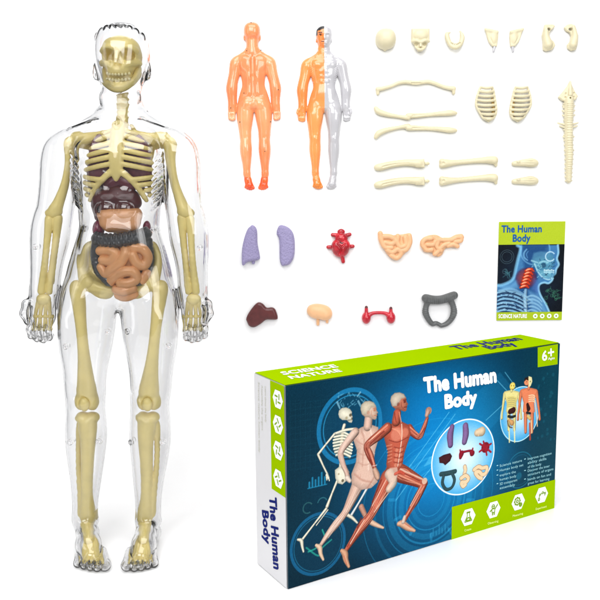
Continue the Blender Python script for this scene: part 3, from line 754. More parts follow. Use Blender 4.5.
        I.make('back_wall', [m.tube([(f(491.6), 99, 1.6, 0.9), (f(492.8), 106, 1.6, 1.3), (f(493), 112, 1.6, 1.3), (f(491.6), 116, 1.6, 0.9)], 3)], M['ochre'], 0.4, 0.36, parent=o)
    I = Item(567, 133); m = I.m
    col = [(566.6, 101, 3, 4.6), (567, 112, 3.2, 4.3), (567.2, 125, 3.2, 4.0), (568, 140, 3.2, 3.8), (569, 154, 3.2, 3.6), (569.2, 168, 3.2, 3.1), (569.6, 180, 3, 2.6)]
    pr = [I.poly([(567, 82.6), (569.4, 88), (572, 93), (575.4, 97.6), (573, 101.4), (567, 103.4), (560, 101.8), (555.8, 98.4), (560.6, 93), (564.4, 88)], 0, 4.6, 1.2), m.tube(col, 4),
          m.cone((567, 84, 4, 1), (567, 96, 5.4, 2.2))]
    for x, y in ((563, 95), (571, 94.6), (562.6, 98.6), (571, 98.4), (566.8, 99.6)): pr.append(m.ell((x, y, 6), (1.0, 0.9, 2.6), op='s', k=0.3))
    cs = spline(col, 6)
    for i, q in enumerate(cs[2:]):
        pr.append(m.ell((q[0], q[1], q[2] + q[3] - 0.6), (q[3] * 0.72, 0.75, 1.1), k=0.4))
        if i % 2 == 0: pr.append(m.chain([(q[0] - q[3] - 0.5, q[1] + 0.2, 2.4, 0.8), (q[0] + q[3] + 0.5, q[1] + 0.2, 2.4, 0.8)], k=0.4))
    for y, l, r in ((108, 561, 573), (112.5, 560.6, 573.2), (117, 561, 573.4), (124.6, 556.6, 577), (127.6, 559, 576.2), (138, 562.4, 573.6), (151.6, 564.6, 573.8)):
        x0 = float(np.interp(y, [c[1] for c in col], [c[0] for c in col]))
        pr += m.chain([(l, y - 1.4, 2, 0.7), (x0, y + 1.4, 3, 1.2)], k=0.4) + m.chain([(r, y - 1.4, 2, 0.7), (x0, y + 1.4, 3, 1.2)], k=0.4)
    I.make('spine', pr, B, 0.6, 0.36, label='long ivory spine with a spiky skull base on top', cat='toy bone', group=G_BONE)

def organ_pieces():
    I = Item(251, 245); m = I.m
    o = I.make('lung', [I.soft([(252.3, 225), (255.6, 226.4), (257.6, 231), (257.7, 243), (259.6, 254), (259, 259.4), (248, 261.6), (243.8, 265), (241.8, 262.6), (242.4, 248), (245.6, 235), (248.8, 228)], 0, 8, 3.4)], M['lung'], 1.5,
               label='pebbled lilac lung with a pointed tip and slanted base, left of the pair', cat='toy organ', group=G_ORG)
    I.make('peg', [m.chain([(253.4, 258, 3, 1.8), (253.2, 262.4, 3, 1.7)])], M['lung'], 0.5, parent=o)
    I = Item(286, 245); m = I.m
    I.make('lung', [I.soft([(277, 230.6), (279.4, 225.6), (283, 225), (288.4, 227.2), (292.6, 231.6), (294.5, 238), (294.8, 246), (294, 256), (290, 263.4), (285, 265.2), (281.4, 265), (279.6, 258), (279.4, 239.6), (276.8, 234)], 0, 8, 3.4)], M['lung'], 1.5,
           label='pebbled lilac lung with a rounded base, right of the pair', cat='toy organ', group=G_ORG)
    I = Item(340.5, 246); m = I.m
    o = I.make('heart', [m.ell((340.4, 248.4, 4), (8.6, 8.6, 7)), m.ell((336.2, 245.4, 5), (5, 6, 5.6)), m.ell((345, 245.4, 5), (5, 6, 5.6)), m.ell((341.2, 238, 4), (6.6, 5.4, 5.4)),
                         m.ell((341, 231.4, 3.4), (3.8, 2.6, 3)), m.chain([(341, 231, 3.4, 2.2), (341, 240, 4, 3)]), m.chain([(338, 235.2, 3.6, 2.2), (332.6, 234.6, 3.4, 2.0)]), m.chain([(344, 236, 3.6, 2.2), (349.4, 234.4, 3.4, 2.0)]),
                         m.chain([(335, 246.8, 3.6, 2.2), (328, 246.8, 3.2, 1.9)]), m.chain([(346, 246.6, 3.6, 2.2), (352.6, 246.2, 3.2, 1.9)]), m.chain([(341.6, 254, 3.4, 2.3), (343, 261.4, 3, 1.9)]),
                         m.tube([(337.6, 243, 10, 0.7), (340.6, 247, 10.4, 0.9), (339, 253, 9.6, 0.7)], 3, op='s', k=0.6), m.tube([(340.6, 247, 10.6, 0.9), (344.6, 243, 9.8, 0.7)], 3, op='s', k=0.6)], M['heart'], 0.9, 0.38,
               label='glossy red heart with stubby cut vessels', cat='toy organ', group=G_ORG)
    for x, y, w in ((341.6, 241.4, 8.6), (340, 236, 8)):
        I.make('vein', [m.tube([(x - 2, y, w - 0.4, 0.55), (x, y + 1.4, w + 0.4, 0.6), (x + 2.2, y + 0.2, w - 0.4, 0.5)], 3)], M['black'], 0.3, 0.3, parent=o)
    I = Item(395, 246); m = I.m
    pts = [(378.4, 231.6), (382.5, 233.4), (391.7, 235), (403, 234), (410, 233.4), (411, 241.7), (407.5, 249.6), (401.7, 256), (395, 259.6), (388.4, 256), (382.8, 247.8), (379.2, 240)]
    lo = [[(379.6, 233), (380.8, 240), (384.6, 246.6), (391, 247)], [(383.4, 236), (390, 236.6), (394.4, 240), (391, 243.4), (384.6, 242)], [(397, 236), (396.6, 242), (400, 246.6), (405, 244), (404.4, 237.6)], [(408.4, 235.4), (409, 242), (405.6, 249), (400.6, 250.4)],
          [(387, 249.6), (391.6, 252), (397, 249), (400.4, 252.6), (396.4, 257.4), (391, 255)]]
    I.make('intestine', [I.soft(pts, 0, 5, 2)] + [m.tube([(x, y, 5, 2.6) for x, y in l], 5, k=0.3) for l in lo], M['gut'], 0.5, 0.36,
           label='heart shaped piece of peach intestine coils', cat='toy organ', group=G_ORG)
    I = Item(440.5, 245); m = I.m
    pts = [(419.6, 241.7), (425, 236), (435, 234.4), (441.7, 237.6), (448, 238.2), (455, 234.6), (462, 234.4), (461.4, 241), (457, 243), (458, 247.6), (451.7, 247.4), (445, 248), (441.7, 254.6), (436.7, 256.6), (431.7, 252.4), (423, 251.2)]
    lo = [[(430, 238), (424, 239), (421.6, 244), (426, 249.4), (431, 249)], [(426, 244), (432, 244), (435, 240), (440, 239.4)], [(432.6, 236.6), (437, 240.6), (436, 246), (440, 250)], [(434, 253.6), (438, 250), (442, 245), (448, 243)], [(442, 239.6), (450, 239.4), (456, 237), (460.6, 237)],
          [(447, 245.6), (452, 244), (456.4, 246)], [(460, 236), (459.6, 240.4), (454, 241.4)]]
    I.make('intestine', [I.soft(pts, 0, 5, 2)] + [m.tube([(x, y, 5, 2.3) for x, y in l], 5, k=0.3) for l in lo], M['gut'], 0.5, 0.36,
           label='sideways piece of peach intestine coils with a tail to the right', cat='toy organ', group=G_ORG)
    I = Item(262, 314); m = I.m
    I.make('liver', [I.soft([(246.2, 319), (248.7, 312.5), (254.6, 304.6), (259, 301.6), (263.4, 303.2), (267, 307), (272.6, 306.8), (276, 309.8), (277.8, 318.4), (271.7, 319.2), (266, 319.4), (260.7, 323.4), (254, 326.8), (248.7, 324.8)], 0, 7, 3),
                     m.tube([(247.6, 318, 7.4, 0.7), (254, 318.6, 8.4, 0.7), (264, 317.6, 8.2, 0.6)], 3, op='s', k=0.8)], M['liver'], 1.2, label='dark brown lobed liver piece', cat='toy organ', group=G_ORG)
    I = Item(319.5, 313); m = I.m
    o = I.make('stomach', [m.ell((319.2, 311.2, 2), (12.4, 7.6, 8.4), (('Y'), R(8)), n=2.3), m.ell((325.6, 314.4, 2), (6.2, 5.8, 7.4))], M['stomach'], 2, label='pale peach rounded stomach piece on two pegs', cat='toy organ', group=G_ORG)
    I.make('peg', [m.chain([(317.8, 316, 2.6, 1.6), (317.8, 324, 2.6, 1.5)])], M['stomach'], 0.5, parent=o)
    I.make('peg', [m.chain([(327, 317, 2.6, 1.5), (327, 321.8, 2.6, 1.4)])], M['stomach'], 0.5, parent=o)
    I = Item(378, 315); m = I.m
    o = I.make('kidney_pair', [m.ell((366, 317.4, 3), (4.5, 6, 5.4)), m.ell((390.6, 317.4, 3), (4.5, 6, 5.4)), m.tube([(368, 315, 4.4, 2.2), (372, 312.6, 4.2, 1.6), (378, 312, 4.2, 1.5), (384.4, 312.6, 4.2, 1.6), (388.6, 315, 4.4, 2.2)], 4),
                               m.chain([(366, 313, 4, 1.9), (366, 307.4, 3.6, 1.6)]), m.chain([(390.4, 313, 4, 1.9), (390.4, 308.6, 3.6, 1.6)])], M['kidney'], 0.9, 0.38, label='pair of glossy red kidneys joined by a bar', cat='toy organ', group=G_ORG)
    for x, y in ((366, 306.4), (390.4, 307.6)):
        I.make('cap', [m.chain([(x, y, 3.6, 1.5), (x, y + 0.8, 3.6, 1.6)])], M['liver'], 0.4, 0.3, parent=o)
    I = Item(439, 309); m = I.m
    top = spline([(425, 297.4, 4, 4.2), (432, 299, 4.4, 4.2), (440, 299, 4.4, 4.2), (447, 297, 4.4, 4.2), (453, 294.8, 4, 4.0)], 4)
    pr = m.chain(top)
    for i, q in enumerate(top): pr.append(m.ell((q[0], q[1], q[2] + 1), (1.2, 4.1, 4.2), k=0.4))
    for dy in (-1.6, 1.8):
        for q in top[1:-1]: pr.append(m.ell((q[0], q[1] + dy, 8.4), (0.8, 1.1, 0.9), k=0.3))
    for l in ([(427.4, 301, 3.4, 3), (425.4, 306, 3.4, 2.6), (425, 312, 3.4, 3), (427.8, 318.4, 3.4, 2.6), (432, 323.4, 3.2, 2.4), (436, 322.8, 3, 2.0), (441, 325.4, 3, 2.0)],
              [(450, 300, 3.4, 3), (452.6, 306, 3.4, 2.6), (453.2, 312.6, 3.4, 3), (450.6, 319, 3.4, 2.6), (446, 323.6, 3.2, 2.4), (441, 325.4, 3, 2.0)]):
        pr += m.tube(l, 4)
        for q in spline(l, 3): pr.append(m.ell(q[:3], (q[3] * 1.15, 0.9, q[3] * 1.1), k=0.4))
    I.make('large_intestine', pr, M['colon'], 0.5, 0.36, label='dark grey ridged large intestine shaped like a shield frame', cat='toy organ', group=G_ORG)

def split_faces(V, F, mask):
    F2 = F[mask]; u, inv = np.unique(F2, return_inverse=True)
    return V[u], inv.reshape(F2.shape)
def small_figures():
    # back view: orange half shell
    k = 0.2965
    cx, cy_ = 254.5, 108
    def fb(x, y, w): return np.array([(x - axis_x(y)) * k * 0.985 + (253.2 + (y - 23) * 0.0035) - cx, w * k, cy_ - (26 + (y - 23) * k)]), k
    def ff(x, y, w): return np.array([(x - axis_x(y)) * 0.292 + 324.2 - 324.2, -w * 0.29, 109 - (29.3 + (y - 23) * 0.2885)]), 0.29
    D, lo = field([body_prims(Map(fb), front=False, splay=6), CLIP], 0.4, 0.9); V, F = surface(D, lo, 0.4); V = relax(V, F, 2)
    loc = on_wall(cx, cy_, WALL_FRONT); s = px_size(loc)
    e = empty('back_shell', loc, 'orange plastic figure half shell seen from behind with red feet', 'toy figure', 'plastic body shells on the white backdrop')
    z = V[F].mean(1)[:, 2]; foot = z < cy_ - 176.5
    for nm, mk, mt in (('shell', ~foot, 'orange'), ('foot', foot, 'orange_red')):
        if nm == 'foot':
            x = V[F].mean(1)[:, 0]
            for sx in (x < 0.6, x >= 0.6):
                v, f = split_faces(V, F, mk & sx); link('foot', mesh_from('foot', v * s, f), M[mt], e)
        else:
            v, f = split_faces(V, F, mk); link(nm, mesh_from(nm, v * s, f), M[mt], e)
    for x, y in ((253, 27.3), (262, 52.6), (248, 53.4), (275, 59), (281.4, 108), (231, 108), (240, 122), (270.6, 122), (252, 153), (264.4, 151), (244.6, 94), (278.6, 91)):
        w = 6
        # sit the screw on the shell: highest point there
        d2 = (V[:, 0] - (x - cx)) ** 2 + (V[:, 2] - (cy_ - y)) ** 2
        near = V[d2 < 0.5]
        if not len(near): continue
        yy = near[:, 1].min()
        c = np.array([x - cx, yy + 0.2, cy_ - y])
        implicit('screw', [ell(c, (0.55, 0.5, 0.55))], 0.2, 0.1, M['screw'], e, s)
    # front view: left half opaque, right half clear
    D, lo = field([body_prims(Map(ff), splay=6), CLIP], 0.4, 0.9); V, F = surface(D, lo, 0.4); V = relax(V, F, 2)
    loc = on_wall(324.2, 109, WALL_FRONT); s = px_size(loc)
    e = empty('front_shell', loc, 'plastic figure shell from the front, one half amber and the other half milky clear', 'toy figure', 'plastic body shells on the white backdrop')
    c = V[F].mean(1)
    left = c[:, 0] < 0; foot = c[:, 2] < 109 - 177.5
    hair = left & (c[:, 2] > 109 - (34.6 - 0.35 * np.maximum(0, c[:, 0] + 5))) & ((c[:, 1] < 0) | True)
    hair |= left & (c[:, 2] > 109 - 39) & (c[:, 0] < -6.3)
    for nm, mk, mt in (('amber_half', left & ~foot & ~hair, 'amber'), ('foot', left & foot, 'amber_dark'), ('hair', hair, 'black'), ('clear_half', ~left & ~foot, 'milky'), ('foot', ~left & foot, 'milky')):
        v, f = split_faces(V, F, mk); link(nm, mesh_from(nm, v * s, f), M[mt], e)
    def on_shell(x, y):
        d2 = (V[:, 0] - x) ** 2 + (V[:, 2] - y) ** 2
        near = V[d2 < 1.5]; return near[:, 1].min() if len(near) else -3
    for nm, pts, r, mt in (('eyebrow', [(319.0, 36.8), (322.0, 36.6)], 0.42, 'black'), ('eye', [(320.0, 38.6), (321.2, 38.6)], 0.5, 'black'), ('mouth', [(321.6, 45.0), (324.0, 45.2)], 0.38, 'liver'), ('nipple', [(316.0, 72.4), (316.2, 72.4)], 0.35, 'amber_dark')):
        q = [(x - 324.2, on_shell(x - 324.2, 109 - y) + 0.05, 109 - y) for x, y in pts]
        implicit(nm, [cone(q[0], q[1], r)], 0.14, 0.1, M[mt], e, s)
M['screw'] = plastic('dark_green_screw', (0.03, 0.05, 0.03), 0.4)
ivory_pieces()
organ_pieces()
small_figures()

# ------------------------------------------------------------------ printed artwork: painted into a colour attribute on a fine grid
class Canvas:
    def __init__(s, w, h, to, k):
        """to(x, y) gives canvas coordinates of a picture point, k canvas cells per picture unit"""
        s.w, s.h, s.to, s.k = w, h, to, k
        s.im = np.zeros((h, w, 3)); s.X, s.Y = np.meshgrid(np.arange(w) + 0.5, np.arange(h) + 0.5)
    def col(s, c): return np.array(c, float) / 255
    def blend(s, sl, m, c):
        s.im[sl] = s.im[sl] * (1 - m[..., None]) + c * m[..., None]
    def sl(s, x0, y0, x1, y1):
        return (slice(max(0, int(y0) - 2), max(0, min(s.h, int(y1) + 3))), slice(max(0, int(x0) - 2), max(0, min(s.w, int(x1) + 3))))
    def cap(s, a, b, ra, rb=None, c=(255, 255, 255), shade=0.0, alpha=1.0, soft=1.0, c2=None):
        """a limb: tapered stroke with rounded form"""
        rb = ra if rb is None else rb
        A = np.array(s.to(*a)); B = np.array(s.to(*b)); ra *= s.k; rb *= s.k
        r = max(ra, rb) + soft
        sl = s.sl(min(A[0], B[0]) - r, min(A[1], B[1]) - r, max(A[0], B[0]) + r, max(A[1], B[1]) + r)
        X, Y = s.X[sl], s.Y[sl]
        if X.size == 0: return
        d = B - A; L2 = max(d @ d, 1e-9)
        t = np.clip(((X - A[0]) * d[0] + (Y - A[1]) * d[1]) / L2, 0, 1)
        px, py = X - A[0] - t * d[0], Y - A[1] - t * d[1]
        q = np.hypot(px, py); rr = ra + t * (rb - ra)
        m = np.clip((rr - q) / soft + 0.5, 0, 1) * alpha
        c = s.col(c)[None, None, :] * np.ones(X.shape)[..., None]
        if c2 is not None: c = c * (1 - t[..., None]) + s.col(c2) * t[..., None]
        if shade:
            n = np.clip(q / np.maximum(rr, 1e-6), 0, 1)
            lit = (px * -0.35 + py * -0.55) / np.maximum(rr, 1e-6)
            c = c * np.clip(1 - shade * n ** 2 + shade * 0.7 * lit, 0.25, 1.35)[..., None]
        s.blend(sl, m, np.clip(c, 0, 1))
    def path(s, pts, c, shade=0.0, alpha=1.0, soft=1.0, n=5):
        q = spline(pts, n)
        A = np.array([s.to(*p[:2]) for p in q]); rr = np.array([p[2] for p in q]) * s.k
        m = rr.max() + soft
        sl = s.sl(A[:, 0].min() - m, A[:, 1].min() - m, A[:, 0].max() + m, A[:, 1].max() + m)
        X, Y = s.X[sl], s.Y[sl]
        if X.size == 0: return
        best = np.full(X.shape, 9.0); mask = np.zeros(X.shape); lx = np.zeros(X.shape); ly = np.zeros(X.shape)
        for i in range(len(A) - 1):
            d = A[i + 1] - A[i]; L2 = max(d @ d, 1e-9)
            t = np.clip(((X - A[i, 0]) * d[0] + (Y - A[i, 1]) * d[1]) / L2, 0, 1)
            px, py = X - A[i, 0] - t * d[0], Y - A[i, 1] - t * d[1]
            r = np.maximum(rr[i] + t * (rr[i + 1] - rr[i]), 0.3); dd = np.hypot(px, py); nn = dd / r
            mask = np.maximum(mask, np.clip((r - dd) / soft + 0.5, 0, 1))
            k = nn < best
            best = np.where(k, nn, best); lx = np.where(k, px / r, lx); ly = np.where(k, py / r, ly)
        cc = s.col(c)[None, None, :] * np.ones(X.shape)[..., None]
        if shade:
            lit = np.clip(lx, -1, 1) * -0.35 + np.clip(ly, -1, 1) * -0.55
            cc = cc * np.clip(1 - shade * np.clip(best, 0, 1) ** 2 + shade * 0.7 * lit, 0.25, 1.35)[..., None]
        s.blend(sl, mask * alpha, np.clip(cc, 0, 1))
    def line(s, pts, wd, c, alpha=1.0, n=4, soft=1.0):
        if len(pts) > 2: s.path([(x, y, wd) for x, y in pts], c, 0, alpha, soft, n)
        else: s.cap(pts[0], pts[1], wd, wd, c, 0, alpha, soft)
    def poly(s, pts, c, alpha=1.0, soft=1.0, grad=None):
        P = np.array([s.to(*p) for p in pts])
        sl = s.sl(P[:, 0].min(), P[:, 1].min(), P[:, 0].max(), P[:, 1].max())
        X, Y = s.X[sl], s.Y[sl]
        if X.size == 0: return
        d = np.full(X.shape, 1e9); sg = np.ones(X.shape)
        for i in range(len(P)):
            a, b = P[i], P[i - 1]; e = b - a; wx, wy = X - a[0], Y - a[1]
            t = np.clip((wx * e[0] + wy * e[1]) / max(e @ e, 1e-9), 0, 1)
            d = np.minimum(d, (wx - e[0] * t) ** 2 + (wy - e[1] * t) ** 2)
            c1 = Y >= a[1]; c2_ = Y < b[1]; c3 = e[0] * wy > e[1] * wx
            sg = np.where((c1 & c2_ & c3) | (~c1 & ~c2_ & ~c3), -sg, sg)
        d = sg * np.sqrt(d)
        m = np.clip(0.5 - d / soft, 0, 1) * alpha
        c = s.col(c)[None, None, :] * np.ones(X.shape)[..., None]
        if grad:                                 # rounded form from the outline inwards
            k = np.clip(-d / (grad[0] * s.k), 0, 1)
            c = c * (grad[1] + (1 - grad[1]) * np.sqrt(k))[..., None]
        s.blend(sl, m, np.clip(c, 0, 1))
    def disc(s, c0, r, c, alpha=1.0, soft=1.0, c2=None, sx=1.0):
        C = np.array(s.to(*c0)); r = r * s.k
        sl = s.sl(C[0] - r * sx - soft, C[1] - r - soft, C[0] + r * sx + soft, C[1] + r + soft)
        q = np.hypot((s.X[sl] - C[0]) / sx, s.Y[sl] - C[1])
        m = np.clip((r - q) / soft + 0.5, 0, 1) * alpha
        cc = s.col(c)[None, None, :] * np.ones(q.shape)[..., None]
        if c2 is not None:
            t = np.clip(q / r, 0, 1)[..., None] ** 1.6; cc = cc * (1 - t) + s.col(c2) * t
        s.blend(sl, m, cc)
    def ring(s, c0, r, wd, c, alpha=1.0, a0=0, a1=360, soft=1.0):
        C = np.array(s.to(*c0)); r = r * s.k; wd = wd * s.k
        sl = s.sl(C[0] - r - wd, C[1] - r - wd, C[0] + r + wd, C[1] + r + wd)
        dx, dy = s.X[sl] - C[0], s.Y[sl] - C[1]
        q = np.abs(np.hypot(dx, dy) - r)
        ang = np.degrees(np.arctan2(-dy, dx)) % 360
        m = np.clip((wd / 2 - q) / soft + 0.5, 0, 1) * alpha * ((ang >= a0) & (ang <= a1))
        s.blend(sl, m, s.col(c)[None, None, :] * np.ones(q.shape)[..., None])
    def grain(s, seed, amp):
        rng = np.random.default_rng(seed)
        n = rng.normal(0, 1, s.im.shape[:2]); n = (n + np.roll(n, 1, 0) + np.roll(n, 1, 1)) / 1.7
        s.im = np.clip(s.im + amp * n[..., None], 0, 1)

def print_sheet(name, cv, place, material, parent):
    """a sheet of printed board: place(u, v) (0..1) gives local points; the art rides on its vertices"""
    h, w = cv.im.shape[:2]
    uu, vv = np.meshgrid(np.linspace(0, 1, w), np.linspace(1, 0, h))
    V = place(uu.ravel(), vv.ravel())
    i = np.arange(h * w).reshape(h, w)
    F = np.stack([i[1:, :-1].ravel(), i[1:, 1:].ravel(), i[:-1, 1:].ravel(), i[:-1, :-1].ravel()], 1)
    me = mesh_from(name, V, F, False)
    im = cv.im; lin = np.where(im <= 0.04045, im / 12.92, ((im + 0.055) / 1.055) ** 2.4)
    a = me.color_attributes.new('print', 'FLOAT_COLOR', 'POINT')
    a.data.foreach_set('color', np.concatenate([lin.reshape(-1, 3), np.ones((h * w, 1))], 1).astype(np.float32).ravel())
    return link(name, me, material, parent)
def print_material(name, rough=0.3, gain=1.0):
    m = bpy.data.materials.new(name); m.use_nodes = True
    N = m.node_tree.nodes; L = m.node_tree.links; p = N['Principled BSDF']
    a = N.new('ShaderNodeAttribute'); a.attribute_name = 'print'
    no = N.new('ShaderNodeTexNoise'); no.inputs['Scale'].default_value = 14
    mx = N.new('ShaderNodeMix'); mx.data_type = 'RGBA'; mx.blend_type = 'MULTIPLY'
    mr = N.new('ShaderNodeMapRange'); mr.inputs['To Min'].default_value = 0.95 * gain; mr.inputs['To Max'].default_value = 1.0 * gain
    tc = N.new('ShaderNodeTexCoord'); L.new(tc.outputs['Object'], no.inputs['Vector'])
    L.new(no.outputs['Fac'], mr.inputs['Value']); mx.inputs[0].default_value = 1.0
    L.new(a.outputs['Color'], mx.inputs[6]); L.new(mr.outputs['Result'], mx.inputs[7]); L.new(mx.outputs[2], p.inputs['Base Color'])
    p.inputs['Roughness'].default_value = rough; p.inputs['Specular IOR Level'].default_value = 0.06
    return m
def text_shape(body):
    """outline of a line of lettering as triangles: x 0..1 across its width, y 0 = baseline, 1 = capital height"""
    def get(b):
        c = bpy.data.curves.new('lettering', 'FONT'); c.body = b; c.size = 1; c.resolution_u = 3; c.fill_mode = 'FRONT'; c.space_character = 1.04
        o = bpy.data.objects.new('lettering', c); COL.objects.link(o)
        bpy.context.view_layer.update()
        me = bpy.data.meshes.new_from_object(o.evaluated_get(bpy.context.evaluated_depsgraph_get()))
        me.calc_loop_triangles()
        V = np.array([v.co[:2] for v in me.vertices]); T = np.array([t.vertices[:] for t in me.loop_triangles])
        bpy.data.objects.remove(o); bpy.data.curves.remove(c); bpy.data.meshes.remove(me)
        return V, T
    V, T = get(body); Hh = get('H')[0]
    b, t = Hh[:, 1].min(), Hh[:, 1].max()
    x0, x1 = V[:, 0].min(), V[:, 0].max()
    V = np.stack([(V[:, 0] - x0) / (x1 - x0), (V[:, 1] - b) / (t - b)], 1)
    return V, T, (1 / (x1 - x0), 1 / (t - b))
def lettering(name, lines, material, parent, lift):
    """lines = [(text, baseline-left, baseline-right, top-left), ...] as local 3-D points"""
    VV, TT = [], []; n = 0
    for body, a, b, c, bold in lines:
        V, T, em = text_shape(body)
        a, b, c = (np.array(q, float) for q in (a, b, c))
        ring = [(0, 0)] + ([(bold * math.cos(t), bold * math.sin(t)) for t in np.linspace(0, 2 * math.pi, 8, endpoint=False)] if bold > 0.015 else [])
        w = 1 + 2 * em[0] * (bold if len(ring) > 1 else 0)
        for i, (dx, dy) in enumerate(ring):             # heavy faces: the letter swelled outwards
            x = (V[:, :1] + em[0] * (dx + (bold if len(ring) > 1 else 0))) / w; y = V[:, 1:] + em[1] * dy
            VV.append(a + x * (b - a) + y * (c - a) + np.array(lift) * (1 + 0.06 * i)); TT.append(T + n); n += len(V)
    VV = np.vstack(VV); TT = np.vstack(TT)
    e1 = np.cross(VV[TT[:, 1]] - VV[TT[:, 0]], VV[TT[:, 2]] - VV[TT[:, 0]]) @ np.array(lift)
    TT[e1 < 0] = TT[e1 < 0][:, ::-1]
    return link(name, mesh_from(name, VV, TT, False), material, parent)

M.update(
    lime=plastic('lime_board', srgb(144, 178, 0), 0.6, 0.0, 0.03, 12),
    ink_white=plastic('white_ink', (0.82, 0.83, 0.80), 0.55, 0.05, 0.02, 30),
    ink_navy=plastic('navy_ink', srgb(6, 24, 104), 0.55, 0.05, 0.1, 30),
    ink_blue=plastic('blue_ink', srgb(28, 86, 150), 0.55, 0.05, 0.1, 30),
    ink_pale=plastic('pale_ink', srgb(150, 205, 215), 0.55, 0.05, 0.05, 30),
    ink_olive=plastic('olive_ink', srgb(120, 158, 10), 0.55, 0.05, 0.05, 30),
    ink_grey=plastic('grey_ink', srgb(190, 190, 176), 0.55, 0.05, 0.05, 30),
    board=plastic('white_carton', (0.62, 0.615, 0.63), 0.45, 0.35, 0.03, 12),
    teal=plastic('dark_teal_board', srgb(8, 50, 66), 0.4, 0.3, 0.1, 12),
    paper=plastic('white_page', (0.8, 0.8, 0.78), 0.6, 0.3, 0.03, 20),
    print=print_material('printed_board', 0.34, 0.88),
    cover=print_material('printed_cover', 0.38, 0.86),
)

# ------------------------------------------------------------------ the guide booklet
def build_booklet():
    x0, y0, x1, y1 = 497.0, 221.6, 562.8, 320.6
    loc = on_wall((x0 + x1) / 2, (y0 + y1) / 2, WALL_FRONT); s = px_size(loc)
    w, h = (x1 - x0) * s, (y1 - y0) * s
    d = empty('booklet', loc, 'thin instruction booklet with a lime header and an x-ray neck picture on its cover', 'booklet')
    t = 0.004
    me = bpy.data.meshes.new('pages')
    import bmesh
    bm = bmesh.new(); bmesh.ops.create_cube(bm, size=1)
    for v in bm.verts: v.co = (v.co.x * (w - 0.001), v.co.y * t - t / 2, v.co.z * (h - 0.001))
    bmesh.ops.bevel(bm, geom=list(bm.edges), offset=0.0005, segments=2, affect='EDGES'); bm.to_mesh(me); bm.free()
    link('pages', me, M['paper'], d)
    k = 4.0
    W, Hh = int((x1 - x0) * k), int((y1 - y0) * k)
    c = Canvas(W, Hh, lambda x, y: ((x - x0) * k, (y - y0) * k), k)
    P = lambda a, b: (480 + a / 5, 210 + b / 5)          # points measured on a 5x enlargement
    c.im[:] = c.col((12, 14, 18))
    vig = np.exp(-(((c.X - 0.45 * W) / (0.5 * W)) ** 2 + ((c.Y - 0.6 * Hh) / (0.4 * Hh)) ** 2))
    c.im += vig[..., None] * c.col((10, 26, 44))
    # soft translucent neck, shoulders and head of the x-ray figure
    sil = [P(*q) for q in ((180, 176), (196, 190), (186, 240), (176, 290), (168, 330), (150, 355), (110, 372), (83, 372), (83, 512), (350, 512), (330, 470), (305, 430), (292, 396), (296, 370), (318, 362), (340, 366), (358, 350), (360, 326), (372, 318), (376, 296), (386, 270), (378, 244), (384, 214), (380, 176))]
    c.poly(sil, (66, 124, 176), 0.95, 3)
    c.poly([P(*q) for q in ((212, 176), (206, 230), (218, 290), (216, 340), (190, 372), (140, 400), (110, 512), (320, 512), (296, 450), (280, 400), (284, 340), (300, 300), (300, 240), (330, 176))], (22, 62, 116), 0.7, 14)
    c.line([P(*q) for q in ((180, 176), (196, 190), (186, 240), (176, 290), (168, 330), (150, 355), (110, 372), (83, 374))], 1.6, (130, 196, 232), 0.75, soft=6)
    c.line([P(*q) for q in ((380, 176), (384, 214), (378, 244), (388, 272), (376, 296), (372, 318), (360, 328), (358, 350), (340, 366), (318, 362), (296, 372), (292, 396), (305, 430), (330, 470), (350, 512))], 1.0, (150, 208, 236), 0.85, soft=4)
    # cranium, jaw and teeth
    c.ring(P(268, 200), 14.5, 1.6, (120, 180, 220), 0.5)
    c.disc(P(270, 196), 13.0, (30, 70, 120), 0.55, 6)
    rng = random.Random(5)
    for q, r in (((290, 262), 6.5), ((322, 270), 7), ((346, 258), 5), ((330, 306), 6), ((350, 318), 4.5), ((306, 292), 5)):
        c.disc(P(*q), r, (86, 150, 176), 0.55, 4, c2=(40, 96, 130))
    c.poly([P(*q) for q in ((252, 250), (262, 214), (300, 206), (340, 214), (356, 236), (352, 262), (358, 284), (346, 296), (330, 292), (306, 286), (280, 288), (258, 274))], (104, 168, 192), 0.5, 8)
    c.poly([P(*q) for q in ((276, 286), (296, 300), (322, 304), (352, 306), (352, 338), (336, 346), (306, 330), (280, 304))], (124, 190, 206), 0.55, 6)
    c.line([P(*q) for q in ((268, 268), (284, 306), (308, 334), (338, 348), (354, 340))], 0.7, (186, 228, 236), 0.7, soft=3)
    c.line([P(*q) for q in ((252, 252), (286, 262), (312, 256), (334, 262))], 0.8, (170, 220, 230), 0.6, soft=3)
    c.disc(P(312, 276), 2.6, (20, 52, 82), 0.6, 4)
    for i in range(46):
        x, y = rng.uniform(252, 366), rng.uniform(244, 344)
        c.cap(P(x, y), P(x + rng.uniform(-14, 14), y + rng.uniform(-10, 10)), 0.5, 0.3, rng.choice(((150, 214, 222), (70, 130, 160), (20, 50, 80))), 0, 0.55)
    for i in range(6):
        c.disc(P(318 + i * 9, 300 + (i % 2) * 3), 0.9, (210, 236, 240), 0.8); c.disc(P(318 + i * 9, 310 + (i % 2) * 3), 0.9, (190, 226, 236), 0.7)
    c.ring(P(344, 232), 4.6, 1.2, (196, 226, 240), 0.8, 30, 330, soft=2.5); c.disc(P(344, 232), 3.6, (70, 130, 160), 0.6, 3); c.path([(*P(226, 196), 0.8), (*P(214, 214), 1.0), (*P(216, 236), 1.0), (*P(232, 250), 0.7)], (120, 180, 220), 0.2, 0.7, soft=3); c.path([(*P(234, 206), 0.5), (*P(226, 220), 0.7), (*P(232, 238), 0.5)], (90, 150, 200), 0.2, 0.7, soft=3)
